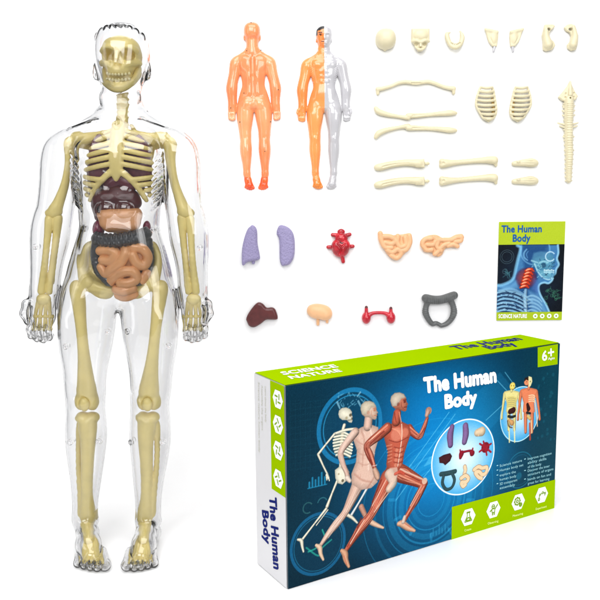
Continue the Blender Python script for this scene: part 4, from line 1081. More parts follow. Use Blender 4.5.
    # glowing neck bones
    c.disc(P(228, 340), 10.5, (190, 40, 20), 0.75, 8, c2=(60, 40, 80))
    for i in range(6):
        x, y = 240 - i * 4.5, 298 + i * 16.5
        c.path([(*P(x - 16, y + 6), 1.3), (*P(x, y - 1), 1.9), (*P(x + 16, y - 3), 1.4)], (226, 62, 30), 0.6, 0.95, soft=2.5); c.path([(*P(x + 14, y - 2), 1.6), (*P(x + 24, y + 6), 1.0)], (214, 60, 34), 0.4, 0.8, soft=3)
        c.path([(*P(x - 12, y + 2), 0.6), (*P(x - 2, y - 3), 0.8), (*P(x + 8, y - 4), 0.4)], (255, 190, 150), 0, 0.75, soft=2.5)
    # shoulder bones in pale blue
    for i in range(6):
        y = 408 + i * 19
        c.path([(*P(88, y + 6), 1.2), (*P(120, y - 2), 1.7), (*P(170, y + 4), 1.6), (*P(214, y + 22), 1.2), (*P(236, y + 44), 0.8)], (150, 200, 228), 0.5, 0.8, soft=2.5)
        c.path([(*P(90, y + 13), 0.9), (*P(124, y + 6), 1.1), (*P(172, y + 13), 1.1), (*P(214, y + 32), 0.8)], (14, 34, 66), 0, 0.7, soft=2.5)
    for i in range(6):
        y = 420 + i * 18
        c.path([(*P(236, y + 14), 0.8), (*P(262, y + 8), 1.2), (*P(292, y + 20), 1.0), (*P(312, y + 40), 0.6)], (170, 214, 236), 0.4, 0.7, soft=2.5)
    c.path([(*P(228, 400), 1.6), (*P(226, 440), 2.0), (*P(232, 512), 2.0)], (176, 216, 238), 0.5, 0.7, soft=3)
    for i in range(60):
        x, y = rng.uniform(86, 250), rng.uniform(396, 508)
        a = rng.uniform(0, 6.3); l = rng.uniform(4, 16)
        c.cap(P(x, y), P(x + l * math.cos(a), y + l * 0.6 * math.sin(a)), rng.uniform(0.3, 1.0), 0.3, rng.choice(((170, 214, 236), (112, 170, 206), (30, 66, 112), (20, 40, 76))), 0, 0.6)
    c.path([(*P(96, 402), 1.4), (*P(150, 394), 1.8), (*P(200, 412), 1.6), (*P(262, 456), 1.2)], (150, 200, 228), 0.3, 0.6, soft=4)
    c.poly([P(*q) for q in ((240, 400), (286, 420), (318, 470), (336, 512), (262, 512))], (120, 176, 216), 0.55, 14)
    c.poly([P(*q) for q in ((92, 376), (150, 372), (180, 350), (196, 392), (120, 398))], (120, 180, 222), 0.5, 12)
    c.poly([P(*q) for q in ((286, 350), (296, 396), (290, 420), (258, 396), (268, 340))], (90, 120, 190), 0.45, 12)
    # dials and molecule
    for q, r in ((P(130, 232), 6.8), (P(130, 232), 5), (P(122, 305), 2.4)): c.ring(q, r, 0.5, (84, 110, 120), 0.6)
    for i in range(14):
        x, y = rng.uniform(330, 398), rng.uniform(395, 470); c.ring(P(x, y), rng.uniform(0.8, 1.7), 0.4, (70, 150, 110), 0.6)
        c.cap(P(x, y), P(x + rng.uniform(-22, 22), y + rng.uniform(-18, 18)), 0.25, 0.25, (70, 140, 110), 0, 0.5)
    for i in range(9): c.cap(P(108 + rng.uniform(0, 46), 290 + rng.uniform(0, 60)), P(112 + rng.uniform(0, 46), 292 + rng.uniform(0, 60)), 0.3, 0.3, (70, 130, 140), 0, 0.5)
    # header and footer
    c.poly([(x0 - 2, y0 - 2), (x1 + 2, y0 - 2), (x1 + 2, y0 + 22.8), (x0 - 2, y0 + 22.8)], (176, 196, 40))
    c.poly([(x0 - 2, 312), (x1 + 2, 312), (x1 + 2, y1 + 2), (x0 - 2, y1 + 2)], (168, 190, 36))
    c.grain(3, 0.012)
    print_sheet('cover', c, lambda u, v: np.stack([(u - 0.5) * w, np.full(u.shape, -t - 0.0002), (v - 0.5) * h], 1), M['cover'], d)
    L = lambda x, y: ((x - (x0 + x1) / 2) * s, -t - 0.0002, ((y0 + y1) / 2 - y) * s)
    lift = (0, -0.0003, 0)
    lettering('title', [('The Human', L(499.6, 232), L(539.6, 232), L(499.6, 225.4), 0.035), ('Body', L(511, 241.2), L(528.6, 241.2), L(511, 234.4), 0.035)], M['ink_blue'], d, lift)
    lettering('footer_text', [('SCIENCE NATURE', L(499, 318), L(527.6, 318), L(499, 314.2), 0.035)], M['ink_white'], d, lift)
    for x in (536, 543, 550, 557):
        mb = MB(); cx, _, cz = L(x, 316.3)
        mb.poly([(cx + 2.3 * s * math.cos(a), -t - 0.0005, cz + 2.3 * s * math.sin(a)) for a in np.linspace(0, 2 * math.pi, 24, endpoint=False)][::-1])
        o = link('badge', mb.mesh('badge'), M['ink_white'], d)
        mb = MB(); mb.poly([(cx + r * s * math.cos(a), -t - 0.0007, cz + r * s * math.sin(a)) for a, r in zip(np.linspace(0, 2 * math.pi, 10, endpoint=False), (1.4, 0.7) * 5)][::-1])
        o2 = link('symbol', mb.mesh('symbol'), M['ink_olive'], None); o2.parent = o
build_booklet()
# ------------------------------------------------------------------ the carton
BOX_RW = C2W @ BOX_RC                      # columns: right, up, out of the front
BOX_T = CAM + C2W @ BOX_TC                 # front bottom left corner
def box_hit(x, y, face):
    """photo pixel -> local point (right, back, up) on the front (depth 0), top or left face"""
    o = BOX_RW.T @ (CAM - BOX_T); d = BOX_RW.T @ ray(x, y)
    i, val = {'front': (2, 0.0), 'top': (1, BOX_H), 'left': (0, 0.0)}[face]
    t = (val - o[i]) / d[i]; p = o + d * t
    return np.array([p[0], -p[2], p[1]])
def hexagon(c, a, b, r):
    return [c + a * r * math.cos(R(t)) + b * r * math.sin(R(t)) for t in range(30, 390, 60)]
def build_box():
    import bmesh
    d = empty('package_box', BOX_T, 'large carton with blue front of running figures, lime green top and white side', 'toy box')
    Rm = Matrix.Identity(4)
    for i in range(3):
        Rm[i][0] = BOX_RW[i, 0]; Rm[i][1] = -BOX_RW[i, 2]; Rm[i][2] = BOX_RW[i, 1]
    d.rotation_euler = Rm.to_euler()
    me = bpy.data.meshes.new('carton'); bm = bmesh.new(); bmesh.ops.create_cube(bm, size=1)
    e = 0.0004
    for v in bm.verts: v.co = ((v.co.x + 0.5) * (BOX_W - 2 * e) + e, (v.co.y + 0.5) * (BOX_D - 2 * e) + e, (v.co.z + 0.5) * (BOX_H - e))
    bmesh.ops.bevel(bm, geom=list(bm.edges), offset=0.0006, segments=2, affect='EDGES'); bm.to_mesh(me); bm.free()
    me.materials.append(M['board']); me.materials.append(M['lime']); me.materials.append(M['teal'])
    for p in me.polygons:
        p.material_index = 1 if p.normal.z > 0.7 else (2 if p.normal.x > 0.7 or p.normal.y < -0.7 else 0)
    link('carton', me, None, d)
    g = 0.0007
    # --- front panel art
    k = 4.7
    W, Hh = 900, int(900 * BOX_H / BOX_W)
    kk = Hh / 190.0
    def to(x, y):
        p = box_hit(x, y, 'front'); return (p[0] / BOX_W * W, (1 - p[2] / BOX_H) * Hh)
    c = Canvas(W, Hh, to, kk)
    nx, ny = c.X / W, c.Y / Hh
    bl = np.exp(-(((nx - 0.48) / 0.24) ** 2 + ((ny - 0.45) / 0.62) ** 2))[..., None]
    bl2 = np.exp(-(((nx - 0.62) / 0.2) ** 2 + ((ny - 0.55) / 0.4) ** 2))[..., None]
    c.im[:] = c.col((0, 40, 56)) * (1 - bl) + c.col((0, 118, 186)) * bl
    c.im = c.im * (1 - 0.5 * bl2) + c.col((0, 148, 214)) * 0.5 * bl2
    right = np.clip((nx - 0.80) / 0.16, 0, 1)[..., None]
    c.im = c.im * (1 - 0.75 * right) + c.col((6, 66, 84)) * 0.75 * right
    low = np.clip((ny - 0.72) / 0.3, 0, 1)[..., None] * np.clip(1.2 - nx * 1.6, 0, 1)[..., None]
    c.im = c.im * (1 - 0.5 * low) + c.col((2, 30, 44)) * 0.5 * low
    top = np.clip(1 - ny / 0.12, 0, 1)[..., None] * 0.35
    c.im = c.im * (1 - top) + c.col((2, 50, 74)) * top
    # decorative dials, arcs, bars and beams
    cy0 = (17, 118, 172)
    c.disc((350, 426), 34, (4, 60, 88), 0.6, 6)
    c.ring((350, 426), 34.5, 4.4, (22, 118, 168), 0.85); c.ring((350, 426), 29.5, 1.0, (40, 140, 186), 0.8)
    rng = random.Random(8)
    for i in range(26):
        x, y = rng.uniform(338, 366), rng.uniform(390, 410)
        c.cap((x, y), (x + rng.uniform(-3, 3), y + rng.uniform(-3, 3)), 0.7, 0.3, (96, 160, 186), 0, 0.55)
    c.cap((337, 402), (339.5, 408), 1.1, 0.8, (130, 180, 200), 0, 0.7); c.cap((358, 401), (361, 407), 1.1, 0.8, (130, 180, 200), 0, 0.7); c.cap((360, 392), (357, 396), 0.9, 0.6, (130, 180, 200), 0, 0.7)
    c.disc((318, 544), 29, (4, 52, 76), 0.7, 3); c.ring((318, 544), 29, 3.0, (18, 96, 140), 0.8); c.ring((318, 544), 26, 0.8, (30, 120, 160), 0.6)
    c.line([(308, 552), (316, 548), (324, 538), (322, 530)], 0.8, (40, 160, 140), 0.8); c.line([(306, 548), (318, 556), (322, 548), (331, 540)], 0.8, (40, 160, 140), 0.7)
    for i in range(6):
        hb = (5, 9, 6, 8, 12, 7)[i]; x = 309 + i * 3.1; y = 487.5 - i * 0.7
        c.cap((x, y), (x, y - hb), 0.9, 0.9, (30, 130, 170), 0, 0.8)
    c.line([(307.5, 488.6), (326.5, 484.2)], 0.5, (30, 130, 170), 0.8)
    c.ring((307.5, 508), 5, 1.2, (60, 110, 110), 0.6, 30, 300); c.ring((322, 503), 5, 1.2, (60, 120, 130), 0.6, 20, 170)
    for r, wd, al in ((52, 7, 0.20), (45, 2.0, 0.4), (38, 6, 0.22), (31, 1.2, 0.4), (24, 5, 0.16), (17, 1.0, 0.35), (60, 1.0, 0.3), (70, 3, 0.16), (84, 1, 0.25)):
        c.ring((431, 500), r, wd, (50, 170, 220), al)
    for a in range(0, 360, 30):
        x, y = 431 + 36 * math.cos(R(a)), 500 + 34 * math.sin(R(a)); c.cap((x, y), (431 + 42 * math.cos(R(a)), 500 + 40 * math.sin(R(a))), 1.6, 1.6, (60, 170, 220), 0, 0.3)
    c.poly([(407, 470), (452, 414), (500, 372), (520, 396), (470, 452), (420, 500)], (60, 170, 225), 0.14, 4)
    for a, b in (((407, 470), (449, 412)), ((410, 476), (455, 414)), ((418, 484), (470, 420)), ((497, 380), (512, 396)), ((512, 396), (486, 420)), ((505, 372), (540, 420)), ((396, 500), (412, 478))):
        c.line([a, b], 0.5, (120, 205, 235), 0.5)
    for i in range(7): c.cap((424 + i * 0.9, 466 - i * 1.4), (431 + i * 0.9, 463 - i * 1.4), 0.45, 0.45, (110, 200, 235), 0, 0.5)
    c.ring((520, 470), 20, 1.2, (40, 140, 170), 0.45); c.ring((520, 470), 17, 0.5, (40, 140, 170), 0.35); c.disc((519, 476), 4, (30, 120, 150), 0.5, 3)
    for i in range(26):
        x, y = rng.uniform(534, 556), rng.uniform(372, 440); c.disc((x, y), rng.uniform(0.8, 2.2), (20, 96, 116), 0.45, 2)
    for i in range(7): c.cap((430 + i * 3, 537 - i * 0.9), (430 + i * 3, 537 - i * 0.9 - (3, 7, 4, 9, 5, 8, 4)[i]), 0.4, 0.4, (60, 160, 200), 0, 0.6)
    for i in range(14): c.line([(290 + i * 5, 400), (290 + i * 5, 470)], 0.22, (20, 84, 104), 0.22)
    for i in range(12): c.line([(290, 404 + i * 6), (334, 398 + i * 6)], 0.22, (20, 84, 104), 0.22)
    def head(cx, cy, r, skin, cap, line):
        prof = [(-0.95, -0.1), (-0.85, -0.6), (-0.45, -0.98), (0.1, -1.05), (0.6, -0.85), (0.86, -0.45), (0.88, -0.12), (0.98, 0.12), (1.12, 0.34), (0.96, 0.44), (1.0, 0.62), (0.92, 0.76), (0.94, 0.98), (0.74, 1.16), (0.4, 1.08), (0.0, 0.86), (-0.4, 0.86), (-0.8, 0.5)]
        c.poly([(cx + a * r, cy + b_ * r) for a, b_ in prof], skin, 1, 1.3, (r * 0.75, 0.62))
        c.poly([(cx + a * r, cy + b_ * r) for a, b_ in ((-0.95, -0.1), (-0.85, -0.6), (-0.45, -0.98), (0.1, -1.05), (0.6, -0.85), (0.82, -0.45), (0.3, -0.3), (0.1, 0.1), (-0.2, 0.5), (-0.7, 0.6))], cap, 0.9, 3, (r * 0.8, 0.7))
        c.disc((cx + 0.7 * r, cy + 0.02 * r), 0.16 * r, line, 0.85, 1.5); c.line([(cx + 0.56 * r, cy - 0.16 * r), (cx + 0.88 * r, cy - 0.2 * r)], 0.07 * r, line, 0.7)
        c.line([(cx + 0.62 * r, cy + 0.66 * r), (cx + 0.95 * r, cy + 0.62 * r)], 0.06 * r, line, 0.8)
        c.disc((cx - 0.05 * r, cy + 0.3 * r), 0.2 * r, line, 0.45, 2)
        c.path([(cx + 0.3 * r, cy + 0.1 * r, 0.05 * r), (cx + 0.36 * r, cy + 0.6 * r, 0.06 * r), (cx + 0.7 * r, cy + 0.95 * r, 0.04 * r)], line, 0, 0.4)
    def fibres(pts, n, light, dark, alpha=0.5, seed=1):
        q = np.array(spline([p for p in pts], 5)); rg = random.Random(seed)
        t = np.gradient(q[:, :2], axis=0); t /= np.maximum(np.linalg.norm(t, axis=1, keepdims=True), 1e-6)
        nrm = np.stack([-t[:, 1], t[:, 0]], 1)
        for i in range(n):
            o = -0.85 + 1.7 * (i + rg.uniform(0.2, 0.8)) / n
            a0 = rg.randint(0, max(0, len(q) // 3)); a1 = rg.randint(len(q) * 2 // 3, len(q))
            w = np.sin(np.linspace(0.2, 2.94, a1 - a0))
            P = [(x + nx_ * r * o * (0.55 + 0.45 * k_), y + ny_ * r * o * (0.55 + 0.45 * k_), 0.12 + 0.42 * k_ * rg.uniform(0.6, 1.2)) for (x, y, r), (nx_, ny_), k_ in zip(q[a0:a1], nrm[a0:a1], w)]
            if len(P) > 2: c.path(P, light if i % 2 else dark, 0, alpha, 1.4, 1)
    # --- runner one: skeleton
    b, bd = (226, 220, 198), (150, 136, 104)
    def bone(a, q, r=1.0, r2=None): c.cap(a, q, r, r2 or r, b, 0.5); 
    c.path([(367, 488, 1.5), (359, 502, 1.2), (350, 517, 1.6)], (216, 220, 220), 0.5)
    c.path([(347, 515, 1.8), (352, 518, 1.6), (357, 523, 1.0)], b, 0.5)
    c.path([(344, 425, 1.8), (342.5, 431, 1.7), (341, 446, 1.8), (341, 458, 1.8), (340, 470, 2)], b, 0.5)
    for i in range(8):
        y = 433 + i * 3.0; w = 6.5 + 2.2 * math.sin(i / 7 * 3.1)
        c.line([(341 - w + 0.5 * i * 0.4, y + 0.8), (343, y - 0.8), (343.4 + w, y + 2.4)], 0.85, b, 1); c.line([(341 - w + 1, y + 2.2), (343, y + 0.6), (343 + w, y + 3.9)], 0.35, bd, 0.8)
    c.path([(334.5, 433.5, 1.2), (345, 430, 1.4), (355, 428.5, 1.2)], b, 0.4)
    bone((334, 434), (325, 445), 1.3, 1.0); bone((325, 445), (318, 454), 1.0, 1.4); bone((318, 455), (323, 466), 1.2, 0.9); bone((323, 466), (327, 474), 0.9, 1.0)
    c.path([(326.6, 475, 1.6), (328, 478, 1.4)], b, 0.4); c.line([(326, 477), (326.6, 480)], 0.5, b); c.line([(328.4, 478), (329, 480.6)], 0.5, b)
    c.poly([(334.5, 470), (339, 466.5), (346, 466), (349, 472), (347, 480), (342, 484.5), (337, 483), (335, 478)], b, 1, 1, (4, 0.7)); c.disc((342.4, 480.6), 1.5, (90, 80, 60), 0.9); c.disc((338.4, 474), 1.0, bd, 0.7)
    bone((336.6, 481.5), (331.5, 494), 1.4, 1.1); bone((331.5, 494), (326.8, 506.5), 1.1, 1.8); bone((325.8, 509), (314, 524), 1.5, 0.9); bone((327.6, 510), (316, 525.5), 0.6, 0.5); bone((314, 524), (302.5, 539), 0.9, 1.3)
    c.path([(297.6, 539.8, 1.2), (301, 541, 1.9), (302, 547, 1.4), (303.2, 552, 0.9)], b, 0.5)
    c.poly([(345 + a_ * 7.4, 414.6 + b_ * 7.4) for a_, b_ in ((-0.95, -0.1), (-0.85, -0.6), (-0.45, -0.95), (0.1, -1.02), (0.62, -0.8), (0.9, -0.4), (0.86, -0.05), (1.0, 0.3), (0.92, 0.5), (0.98, 0.8), (0.85, 1.08), (0.5, 1.02), (0.2, 0.7), (-0.4, 0.7), (-0.8, 0.4))], b, 1, 1.2, (5.4, 0.68))
    c.disc((350.2, 414.8), 1.5, (84, 74, 56), 0.9, 1.5); c.disc((351.6, 418), 0.8, (84, 74, 56), 0.9, 1.2); c.line([(347.6, 420), (352.2, 419.4)], 0.35, (90, 78, 56), 0.9); c.disc((346.2, 417.6), 1.3, (150, 136, 100), 0.7, 2)
    # --- runner two: pale body
    pk, pd = (214, 178, 160), (172, 120, 106)
    c.path([(361, 507, 3.0), (366, 518, 2.4)], (190, 140, 118), 0.4)
    c.path([(366, 519, 2.6), (372, 523, 2.6), (378, 526, 2.0), (383, 528, 1.2)], (222, 184, 156), 0.4)
    c.path([(358, 484, 7.4), (351, 500, 5.6), (344.5, 513, 4.0), (336, 524, 4.4), (328, 534, 3.2), (320.5, 545, 1.9)], pk, 0.45)
    fibres([(358, 484, 7.4), (351, 500, 5.6), (344.5, 513, 4.0), (336, 524, 4.4), (328, 534, 3.2), (320.5, 545, 1.9)], 8, (240, 222, 206), (170, 118, 100), 0.4, 115)
    c.path([(316, 545.5, 1.6), (319.4, 548, 2.6), (320.4, 554, 2.0), (323, 560, 1.2)], (222, 190, 160), 0.4)
    c.poly([(353, 432), (361, 427), (370, 424), (378, 427), (378.6, 438), (375, 450), (373.4, 462), (376.6, 474), (377.4, 482), (371, 488), (361, 490), (351.4, 484), (351, 474), (355.6, 462), (356.6, 450), (353, 440)], pk, 1, 1.4, (7, 0.72))
    c.path([(368.6, 416, 4.6), (367.5, 426, 4.8)], pk, 0.4)
    c.path([(355, 432, 4.4), (347, 442, 4.0), (340.4, 452, 3.4), (342.4, 463, 2.8), (346, 472, 2.4), (347.4, 477, 2.8)], pk, 0.5)
    fibres([(355, 432, 4.4), (347, 442, 4.0), (340.4, 452, 3.4), (342.4, 463, 2.8), (346, 472, 2.4), (347.4, 477, 2.8)], 8, (240, 222, 206), (170, 118, 100), 0.4, 120)
    c.path([(347, 478, 2.8), (349.6, 481, 2.0)], (226, 206, 190), 0.4)
    head(368.4, 409.6, 8.6, (214, 182, 160), (216, 204, 178), (176, 110, 84))
    for l, w_, cl in (([(361, 430), (364, 440), (363, 452), (362, 466)], 0.8, (178, 132, 114)), ([(370, 428), (372, 440), (369, 450), (368, 470)], 0.7, (236, 214, 198)), ([(356, 440), (362, 444), (370, 443), (377, 438)], 0.7, (182, 134, 118)), ([(357, 452), (364, 455), (373, 451)], 0.6, (184, 138, 120)), ([(357, 462), (365, 465), (373, 461)], 0.6, (184, 138, 120)), ([(354, 474), (362, 480), (371, 482)], 0.9, (180, 130, 112)), ([(376, 474), (371, 482), (367, 488)], 0.8, (170, 118, 100))):
        c.line(l, w_, cl, 0.6, soft=3)
    c.path([(352, 433, 3.2), (345, 443, 2.6), (341, 452, 1.6)], (232, 206, 190), 0.2, 0.5, soft=5)
    for i in range(60):
        x, y = rng.uniform(355, 376), rng.uniform(430, 484); c.cap((x, y), (x + rng.uniform(-2, 2), y + rng.uniform(-4, 4)), 0.35, 0.3, rng.choice(((232, 212, 198), (190, 140, 124), (226, 196, 180))), 0, 0.35)
    for a, q in (((356, 488), (346, 512)), ((360, 490), (349, 508)), ((343, 516), (328, 538)), ((338, 518), (324, 540))): c.line([a, q], 0.45, (238, 222, 206), 0.5)
    # --- runner three: muscles
    mu, ml, md, mt = (186, 88, 66), (226, 150, 120), (112, 40, 32), (232, 204, 182)
    c.path([(409, 428, 4.2), (414, 434, 3.6), (419.6, 436.4, 3.0), (423.6, 428, 2.9), (427, 418, 2.0)], mu, 0.5)
    fibres([(409, 428, 4.2), (414, 434, 3.6), (419.6, 436.4, 3.0), (423.6, 428, 2.9), (427, 418, 2.0)], 11, (240, 176, 150), (104, 34, 26), 0.5, 132)
    c.line([(410, 427), (418, 434)], 0.6, ml, 0.8); c.line([(420.6, 433), (426, 420)], 0.6, ml, 0.8); c.line([(418, 438), (424.5, 428)], 0.5, md, 0.7)
    c.disc((428.4, 410.6), 3.9, (206, 176, 160), 1, 1, (166, 112, 92)); c.path([(426.6, 415, 2.4), (428, 411, 3)], (200, 160, 140), 0.4)
    for i in range(3): c.line([(426.4 + i * 1.6, 407.4), (427 + i * 1.6, 411)], 0.3, (130, 80, 64), 0.6)
    # rear leg
    c.path([(388, 478, 9.51), (380, 496, 7.42), (372, 513, 4.87), (362, 526, 5.57), (354, 538, 3.71), (346, 550, 2.32)], mu, 0.5)
    fibres([(388, 478, 9.51), (380, 496, 7.42), (372, 513, 4.87), (362, 526, 5.57), (354, 538, 3.71), (346, 550, 2.32)], 11, (240, 176, 150), (104, 34, 26), 0.5, 138)
    for a, q, cl, w in (((392, 482), (376, 508), ml, 0.9), ((386, 480), (372, 506), mt, 0.5), ((381, 480), (372, 502), md, 0.8), ((389, 492), (374, 512), mt, 0.6), ((369, 516), (356, 534), ml, 0.8), ((364, 520), (350, 544), mt, 0.5), ((361, 518), (357, 528), md, 0.8), ((357, 530), (347, 547), md, 0.5)): c.line([a, q], w, cl, 0.75)
    c.path([(341.6, 551, 2.09), (344.6, 554, 3.48), (345.6, 560, 2.78), (348.6, 567, 1.51)], (214, 160, 126), 0.45)
    c.line([(343.6, 556), (346.6, 565)], 0.5, mu, 0.6)
    # pelvis and forward leg
    c.path([(393, 470, 9.28), (402, 474, 9.05), (413, 479, 6.96), (423, 484, 4.87)], mu, 0.5)
    fibres([(393, 470, 9.28), (402, 474, 9.05), (413, 479, 6.96), (423, 484, 4.87)], 11, (240, 176, 150), (104, 34, 26), 0.5, 144)
    c.path([(424, 483.6, 4.64), (417.6, 497, 4.41), (410.6, 509, 3.25), (404, 521, 2.32)], mu, 0.5)
    fibres([(424, 483.6, 4.64), (417.6, 497, 4.41), (410.6, 509, 3.25), (404, 521, 2.32)], 11, (240, 176, 150), (104, 34, 26), 0.5, 146)
    for a, q, cl, w in (((398, 468), (422, 479), mt, 0.8), ((399, 475), (421, 485), ml, 0.9), ((395, 480), (418, 487), md, 0.7), ((400, 471), (420, 481), md, 0.45), ((424, 486), (406, 516), ml, 0.8), ((421, 486), (410, 506), mt, 0.5), ((420, 494), (407, 518), md, 0.6)): c.line([a, q], w, cl, 0.75)
    c.disc((424.4, 481), 3.4, (222, 190, 166), 0.85, 1.5)
    c.path([(398.6, 524, 2.55), (402, 524, 3.71), (408, 528, 3.25), (414.4, 531, 1.51)], (222, 172, 140), 0.45)
    c.line([(401, 521), (411, 528)], 0.5, mu, 0.6); c.path([(404.6, 517, 1.86), (403, 522, 2.32)], (216, 190, 172), 0.3)
    # torso
    c.poly([(384, 428), (392, 423), (401, 421), (409, 425), (410.6, 434), (407, 444), (404, 454), (402, 466), (397, 472), (388, 473), (386, 464), (387.6, 452), (385, 442), (383, 434)], mu, 1, 1.4, (8, 0.66))
    c.path([(389, 474, 5.4), (393, 482, 5.0), (389, 489, 4.2)], mt, 0.4, 0.9); c.poly([(389.6, 468), (397, 467), (398, 474), (395, 481), (390, 484), (387.4, 477)], (216, 190, 172), 0.7, 3)
    c.path([(395, 474, 1.6), (400, 472, 1.8), (404, 474, 1.2)], (206, 80, 60), 0.3, 0.8)
    c.disc((396.6, 434), 7.0, (208, 124, 100), 0.85, 5); c.disc((404.6, 432.6), 4.6, (204, 118, 92), 0.8, 4)
    c.line([(401.4, 424), (401.8, 434), (400.6, 446), (397.6, 466)], 0.55, mt, 0.9)
    for i in range(4): c.line([(394 - i * 0.2, 447 + i * 5), (399, 448 + i * 5), (403.6 - i * 0.3, 446 + i * 5)], 0.5, md, 0.6); c.disc((396.6 - i * 0.4, 450 + i * 5), 1.9, (216, 146, 118), 0.6, 2); c.disc((401.4 - i * 0.5, 449.6 + i * 5), 1.5, (210, 134, 106), 0.55, 2)
    for i in range(6): c.line([(386.4 + i * 0.3, 446 + i * 3.2), (391.6, 444.6 + i * 3.2)], 0.5, ml, 0.6)
    for i in range(7): c.line([(390 + i * 1.4, 428), (401, 431 + i * 1.3)], 0.3, ml, 0.6)
    c.line([(389, 440), (396, 442), (401, 440.6), (408, 437)], 0.5, md, 0.65)
    # near arm
    c.path([(387, 428, 5.60), (379, 435, 5.15), (370, 442, 4.26), (366.6, 447, 3.58), (370, 456, 3.81), (373, 464, 2.46), (374.6, 469, 2.24)], mu, 0.5)
    fibres([(387, 428, 5.60), (379, 435, 5.15), (370, 442, 4.26), (366.6, 447, 3.58), (370, 456, 3.81), (373, 464, 2.46), (374.6, 469, 2.24)], 11, (240, 176, 150), (104, 34, 26), 0.5, 163)
    for a, q, cl, w in (((387, 425), (372, 438), ml, 1.0), ((384, 431), (370, 443), md, 0.6), ((380, 431), (369, 441), mt, 0.4), ((366, 448), (372, 464), md, 0.8), ((369, 449), (374, 464), ml, 0.7)): c.line([a, q], w, cl, 0.75)
    c.path([(374.6, 470, 2.69), (376.6, 475, 3.36), (377.6, 478, 2.46)], (206, 164, 140), 0.45); c.line([(372.4, 466), (376.4, 465)], 0.5, (220, 210, 200), 0.7)
    # neck and head
    c.path([(397, 413, 4.6), (396, 421, 5.2)], mu, 0.45); c.line([(399, 412), (401, 422)], 0.6, ml, 0.8); c.line([(394, 412), (396, 422)], 0.5, md, 0.7)
    head(398.4, 401.2, 8.7, (190, 112, 86), (212, 204, 184), (96, 38, 32))
    # --- round inset with the organ pieces
    ci = (463.6, 457)
    c.disc(ci, 40.2, (250, 254, 255), 1, 1.2, None, 1.07); c.disc(ci, 38.9, (226, 243, 252), 1, 1.5, (74, 170, 222), 1.07)
    q6 = lambda a, b_: (400 + a / 6, 400 + b_ / 6)
    c.path([(*q6(312, 160), 3.00), (*q6(300, 210), 4.25), (*q6(302, 268), 3.50)], (124, 92, 142), 0.4); c.path([(*q6(392, 155), 3.75), (*q6(394, 205), 4.25), (*q6(386, 250), 3.50)], (132, 100, 150), 0.4)
    c.path([(*q6(462, 196), 4.00), (*q6(490, 188), 5.25)], (226, 200, 164), 0.3); c.disc(q6(470, 210), 1.2, (214, 180, 140))
    c.disc(q6(512, 284), 5.8, (142, 22, 38), 1, 1, (110, 14, 30))
    for a, b_ in ((478, 262), (546, 262), (476, 310), (545, 312), (500, 248), (520, 330)): c.cap(q6(512, 284), q6(a, b_), 1.3, 1.1, (150, 26, 42))
    c.path([(*q6(362, 345), 2.00), (*q6(368, 322), 3.25), (*q6(380, 312), 1.50), (*q6(420, 305), 1.50), (*q6(432, 318), 3.50)], (142, 20, 40), 0.3); c.cap(q6(364, 320), q6(360, 300), 1.1, 1, (142, 20, 40)); c.cap(q6(434, 310), q6(436, 290), 1.1, 1, (142, 20, 40))
    c.poly([q6(*q) for q in ((232, 345), (262, 328), (300, 318), (312, 336), (300, 366), (270, 392), (258, 380), (236, 378))], (66, 26, 30), 1, 1, (3, 0.7))
    c.path([(*q6(245, 445), 2.50), (*q6(285, 440), 2.75), (*q6(330, 428), 2.50)], (44, 74, 80), 0.3); c.path([(*q6(262, 450), 1.88), (*q6(254, 500), 2.00), (*q6(276, 536), 1.88), (*q6(310, 524), 1.75), (*q6(326, 480), 2.00), (*q6(312, 440), 1.88)], (44, 74, 80), 0.3)
    for sh in ([(388, 400), (392, 420), (386, 440)], [(366, 470), (392, 454), (410, 470), (398, 490), (368, 496), (378, 518), (392, 508)], [(444, 418), (470, 400), (492, 408), (520, 404), (516, 436), (494, 448), (474, 430), (452, 436), (470, 462), (488, 470)]):
        c.line([q6(*q) for q in sh], 2.5, (160, 120, 84), 1); c.line([q6(*q) for q in sh], 1.9, (232, 204, 164), 1)
    # --- oval inset with two figures
    ci = (520, 414)
    c.disc(ci, 30.6, (196, 236, 248), 1, 1.2, None, 0.95); c.disc(ci, 29.6, (208, 232, 246), 1, 1.5, (60, 160, 216), 0.95)
    q7 = lambda a, b_: (480 + a / 7.5, 370 + b_ / 7.5)
    yl, orr = (228, 216, 140), (226, 128, 88)
    def man(cx, top, col, sc):
        f = lambda x, y: q7(cx + x * sc * 1.25, top + y * sc)
        for sx in (-1, 1):
            c.path([(*f(sx * 17, 150), 3.4 * sc), (*f(sx * 20, 290), 3.0 * sc), (*f(sx * 20, 430), 2.0 * sc)], col, 0.5)
            c.path([(*f(sx * 48, 118), 2.6 * sc), (*f(sx * 57, 200), 2.0 * sc), (*f(sx * 66, 290), 1.6 * sc), (*f(sx * 68, 330), 1.9 * sc)], col, 0.5)
        c.poly([f(-54, 104), f(-48, 94), f(-16, 84), f(16, 84), f(48, 94), f(54, 104), (f(44, 150)), f(33, 200), f(38, 270), f(22, 290), f(-22, 290), f(-38, 270), f(-33, 200), f(-44, 150)], col, 1, 1, (2.4, 0.75))
        c.path([(*f(0, 66), 1.6 * sc), (*f(0, 90), 2.0 * sc)], col, 0.3)
    man(236, 78, yl, 0.86); man(366, 52, orr, 0.96)
    c.disc(q7(243, 118), 4.0, (240, 224, 120), 1, 1, (216, 192, 84)); c.disc(q7(236, 116), 0.9, (150, 120, 40), 0.8); c.disc(q7(252, 116), 0.9, (150, 120, 40), 0.8); c.line([q7(236, 142), q7(252, 142)], 0.4, (150, 120, 40), 0.8)
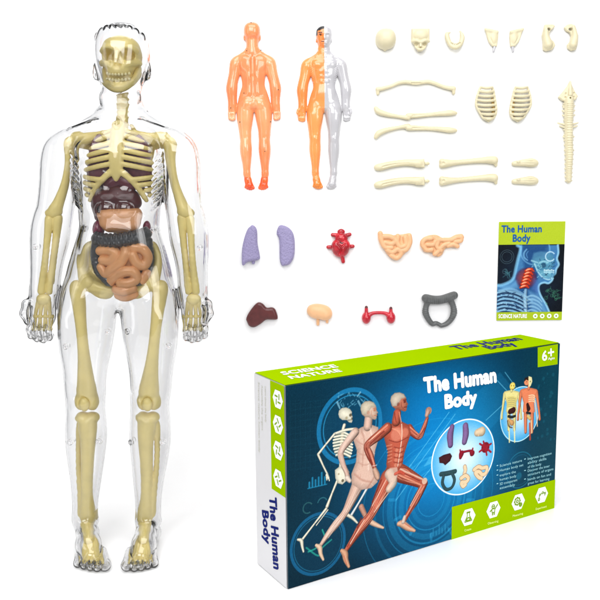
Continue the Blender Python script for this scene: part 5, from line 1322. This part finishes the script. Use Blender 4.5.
    for i in range(5): c.line([q7(205, 205 + i * 16), q7(240, 200 + i * 16), q7(270, 208 + i * 16)], 0.6, (206, 188, 100), 0.8); c.line([q7(208, 213 + i * 16), q7(238, 208 + i * 16), q7(268, 216 + i * 16)], 0.35, (120, 110, 70), 0.6)
    c.path([(*q7(225, 310), 3.0), (*q7(250, 300), 3.4)], (60, 24, 24), 0.3); c.path([(*q7(214, 346), 1.6), (*q7(238, 352), 1.6), (*q7(262, 344), 1.4)], (34, 38, 40), 0.3); c.path([(*q7(218, 372), 1.6), (*q7(240, 396), 3.2)], (214, 160, 100), 0.3); c.line([q7(206, 380), q7(216, 420), q7(240, 432)], 0.8, (90, 60, 40), 0.8)
    for sx in (218, 258): c.line([q7(sx, 440), q7(sx + 2, 540)], 0.9, (236, 226, 160), 0.9)
    c.disc(q7(352, 84), 4.2, (224, 140, 96), 1, 1); c.poly([q7(332, 86), q7(334, 58), q7(362, 48), q7(364, 78), q7(346, 70)], (40, 26, 22), 1); c.poly([q7(364, 44), q7(388, 52), q7(392, 84), q7(380, 118), q7(364, 128)], (226, 216, 160), 1); c.disc(q7(350, 86), 0.5, (50, 24, 20)); c.disc(q7(378, 84), 0.8, (130, 110, 60))
    for i in range(4): c.line([q7(366, 190 + i * 15), q7(396, 186 + i * 15), q7(412, 196 + i * 15)], 0.6, (238, 222, 180), 0.8)
    c.path([(*q7(356, 256), 1.8), (*q7(364, 290), 2.8)], (50, 24, 22), 0.3); c.path([(*q7(352, 318), 1.5), (*q7(376, 324), 1.3)], (36, 40, 42), 0.3); c.path([(*q7(360, 345), 2.0), (*q7(374, 362), 2.2)], (220, 190, 120), 0.3)
    c.line([q7(372, 400), q7(376, 520)], 1.2, (196, 66, 40), 0.8); c.line([q7(384, 380), q7(388, 470)], 0.9, (238, 206, 150), 0.8); c.line([q7(412, 230), q7(424, 330), q7(430, 420)], 0.8, (244, 200, 160), 0.8)
    # clear what spills under the oval
    c.grain(11, 0.012)
    fp = print_sheet('front_panel', c, lambda u, v: np.stack([u * (BOX_W - 0.0012) + 0.0006, np.full(u.shape, e - g), v * (BOX_H - 0.0014) + 0.0007], 1), M['print'], d)
    Fh = lambda x, y: box_hit(x, y, 'front') + np.array([0, e - g, 0])
    lf = (0, -0.0003, 0)
    def flatp(name, pts, mat, lift, parent):
        mb = MB(); P = [np.array(p) + np.array(lift) for p in pts]
        n = sum((np.cross(P[i] - P[0], P[i + 1] - P[0]) for i in range(1, len(P) - 1)), np.zeros(3))
        mb.poly(P if n @ np.array(lift) > 0 else P[::-1]); return link(name, mb.mesh(name), mat, parent)
    # front lettering
    lettering('title', [('The Human', Fh(423.6, 392.6), Fh(496.4, 381.4), Fh(422.6, 378.4), 0.06), ('Body', Fh(444.4, 408.2), Fh(477.0, 402.8), Fh(443.8, 395.4), 0.06)], M['ink_white'], fp, lf)
    # age badge
    ag = flatp('age_badge', [Fh(537.4, 367.2), Fh(557.2, 364.2), Fh(557.6, 344.0), Fh(537.4, 347.4)], M['lime'], lf, fp)
    lettering('age_text', [('6', Fh(541.4, 360.6), Fh(546.6, 359.8), Fh(541.4, 351.2), 0.03), ('+', Fh(547.4, 358.4), Fh(553.6, 357.2), Fh(547.2, 347.6), 0.02), ('Ages', Fh(547.4, 359.8), Fh(554, 358.8), Fh(547.4, 357.4), 0.02)], M['ink_white'], ag, (0, -0.0006, 0))
    # lime band with four round-cornered icons
    bd_ = flatp('lime_band', [Fh(451.2, 540.6), Fh(554.0, 508.4), Fh(555.0, 479.4), Fh(451.6, 506.8)], M['lime'], lf, fp)
    X = np.array([1.0, 0, 0]); Z = np.array([0, 0, 1.0])
    caps = ('Create', 'Observing', 'Measuring', 'Experiment')
    for (x, y, cw), cap in zip(((467.8, 516.8, 6.8), (493, 509.4, 10.6), (517.8, 501.8, 10.4), (541.2, 494.8, 11)), caps):
        p = Fh(x, y); r = 0.0128
        ic = flatp('icon', hexagon(p, Z, X, r), M['ink_white'], (0, -0.0006, 0), bd_)
        lf2 = (0, -0.0009, 0); A = lambda a, b_: p + X * a * r + Z * b_ * r
        mb = MB()
        def stroke(a, b_, w=0.05):
            a, b_ = A(*a), A(*b_); t = (b_ - a) / np.linalg.norm(b_ - a); nrm = np.array([-t[2], 0, t[0]]) * w * r
            mb.poly([q + np.array(lf2) for q in (a - nrm, b_ - nrm, b_ + nrm, a + nrm)])
        def loop(pts, w=0.05):
            for i in range(len(pts)): stroke(pts[i - 1], pts[i], w)
        def circ(cx, cz, rr, n=14, w=0.05): loop([(cx + rr * math.cos(t), cz + rr * math.sin(t)) for t in np.linspace(0, 6.283, n, endpoint=False)], w)
        if cap == 'Create':
            loop([(-0.16, 0.5), (-0.16, 0.12), (-0.5, -0.46), (0.5, -0.46), (0.16, 0.12), (0.16, 0.5)]); stroke((-0.26, 0.52), (0.26, 0.52), 0.08); loop([(-0.3, -0.36), (0.3, -0.36), (0.14, -0.08), (-0.1, -0.06)], 0.07)
        elif cap == 'Observing':
            circ(-0.06, 0.36, 0.2); loop([(-0.26, 0.1), (0.2, 0.1), (0.16, -0.3), (-0.2, -0.3)]); stroke((-0.26, 0.06), (-0.52, -0.14), 0.07); stroke((0.2, 0.06), (0.52, 0.42), 0.07); stroke((-0.12, -0.3), (-0.14, -0.6), 0.08); stroke((0.1, -0.3), (0.12, -0.6), 0.08); stroke((0.5, 0.36), (0.58, 0.54), 0.05); stroke((-0.22, 0.36), (0.1, 0.36))
        elif cap == 'Measuring':
            circ(-0.16, 0.12, 0.38, 18, 0.07)
            for t in range(8): stroke((-0.16 + 0.38 * math.cos(t * 0.785), 0.12 + 0.38 * math.sin(t * 0.785)), (-0.16 + 0.5 * math.cos(t * 0.785), 0.12 + 0.5 * math.sin(t * 0.785)), 0.08)
            circ(-0.16, 0.12, 0.15, 12, 0.06); circ(0.34, -0.36, 0.2, 12, 0.06); circ(0.34, -0.36, 0.08, 10, 0.05)
        else:
            circ(-0.42, -0.4, 0.12); stroke((-0.42, -0.3), (-0.34, -0.02)); circ(-0.3, 0.08, 0.1); stroke((-0.2, 0.12), (0.04, 0.22)); circ(0.14, 0.24, 0.12); stroke((0.26, 0.22), (0.42, 0.16)); circ(0.5, 0.12, 0.1); stroke((0.5, 0.02), (0.46, -0.16)); stroke((-0.56, -0.56), (-0.3, -0.5))
        link('drawing', mb.mesh('drawing'), M['ink_olive'], None).parent = ic
        sl = (479.4 - 506.8) / (555.0 - 451.6)
        by = y + 13.6
        lettering('caption', [(cap, Fh(x - cw / 2 - 0.6, by - sl * cw / 2), Fh(x + cw / 2 - 0.6, by + sl * cw / 2), Fh(x - cw / 2 - 0.6, by - sl * cw / 2 - 2.2), 0.02)], M['ink_pale_lime'], bd_, (0, -0.0006, 0))
    # small list of features
    rows = [('Science nature', 499.4, 467.0, 521.6, 461.4), ('Human body set', 499.4, 471.6, 523, 465.8), ('explore the', 499.4, 476.4, 515.4, 472.6), ('human body', 499.4, 480.8, 516, 476.8), ('3D transparent', 499.4, 485.2, 517, 480.8), ('assembly', 499.4, 489.2, 514.6, 485.6),
            ('Improve cognition', 527.4, 460.0, 551.2, 454.2), ('ability skills', 527.4, 464.0, 546, 459.6), ('of the body', 527.4, 468.2, 541, 465.0), ('Discover the inner', 527.4, 472.0, 549.4, 466.8), ('structure of organs', 527.4, 476.0, 553, 469.8), ('hands on fun and', 527.4, 480.6, 550.6, 475.2), ('great for learning', 527.4, 484.6, 549, 479.6)]
    rows += [('\u2022', x, y, x + 1.8, y - 0.5) for x, y in ((496.2, 466.9), (496.2, 471.4), (496.2, 476.4), (496.2, 485), (523.8, 460.4), (523.8, 471.8), (523.8, 480.4))]
    lettering('feature_list', [(t, Fh(a, b_), Fh(a2, b2), Fh(a, b_ - 2.5), 0.012) for t, a, b_, a2, b2 in rows], M['ink_pale'], fp, lf)
    # --- top panel lettering
    up = (0, 0, 0.0003)
    tp = flatp('top_panel', [(0.0006, 0.0008, BOX_H + 0.0002), (BOX_W - 0.0006, 0.0008, BOX_H + 0.0002), (BOX_W - 0.0006, BOX_D - 0.0008, BOX_H + 0.0002), (0.0006, BOX_D - 0.0008, BOX_H + 0.0002)], M['lime'], (0, 0, 1e-9), d)
    T = lambda x, y: box_hit(x, y, 'top') + np.array([0, 0, 0.0002])
    lettering('top_text', [('SCIENCE', T(283.6, 375.4), T(338.8, 367.4), T(279.4, 372.6), 0.04), ('NATURE', T(291.4, 379.4), T(342.6, 371.8), T(287.4, 376.8), 0.04)], M['ink_white'], tp, up)
    lettering('top_title', [('The Human', T(457, 350), T(523, 339.8), T(448.6, 347), 0.04), ('Body', T(490.4, 349.6), T(518, 345.2), T(481.4, 346.8), 0.04)], M['ink_navy'], tp, up)
    # --- left side panel
    lt = (-0.0003, 0, 0)
    sp = flatp('side_panel', [(e - g, 0.0008, 0.001), (e - g, BOX_D - 0.0008, 0.001), (e - g, BOX_D - 0.0008, BOX_H - 0.0008), (e - g, 0.0008, BOX_H - 0.0008)], M['board'], (-1e-9, 0, 0), d)
    S = lambda x, y: box_hit(x, y, 'left') + np.array([e - g, 0, 0])
    yb = S(271.4, 440)[1]; zb = S(284.8, 497)[2]
    gb = flatp('green_band', [(e - g, 0.0008, zb), (e - g, yb, zb), (e - g, yb, BOX_H - 0.0009), (e - g, 0.0008, BOX_H - 0.0009)], M['lime'], lt, sp)
    Yv = np.array([0, -1.0, 0])
    for n, (x, y) in enumerate(((278.4, 399.2), (278.6, 424.6), (278.8, 450.4), (278.9, 478.6))):
        p = S(x, y); ic = flatp('icon', hexagon(p, Z, Yv, 0.0118), M['ink_white'], (-0.0006, 0, 0), gb)
        mb = MB()
        for k2 in range(4):
            a0 = n * 0.7 + k2 * 1.57; a = p + (Yv * math.cos(a0) + Z * math.sin(a0)) * 0.003; b2 = p + (Yv * math.cos(a0 + 1.1) + Z * math.sin(a0 + 1.1)) * 0.0075
            t = (b2 - a) / np.linalg.norm(b2 - a); nn = np.cross(t, np.array([1.0, 0, 0])) * 0.0009
            mb.poly([q + np.array((-0.0009, 0, 0)) for q in (a - nn, b2 - nn, b2 + nn, a + nn)])
        link('drawing', mb.mesh('drawing'), M['ink_olive'], None).parent = ic
    # the side title reads downwards
    lettering('side_title', [('The Human', S(269.8, 496), S(274.2, 568.4), S(276.6, 497.4), 0.04), ('Body', S(262.6, 509.6), S(264.8, 543.0), S(268.6, 511.0), 0.04)], M['ink_navy'], sp, lt)
    lettering('side_text', [('Science nature human body', S(258.4, 382), S(259.0, 452), S(260.0, 382.6), 0.0), ('Assemble the organs', S(261.6, 385), S(262.0, 430), S(263.2, 385.6), 0.0), ('Learn about the body', S(265.0, 386.4), S(265.4, 422), S(266.6, 387), 0.0)], M['ink_grey'], sp, lt)
M['ink_pale_lime'] = plastic('pale_lime_ink', srgb(226, 240, 130), 0.4, 0.3, 0.03, 30)
build_box()
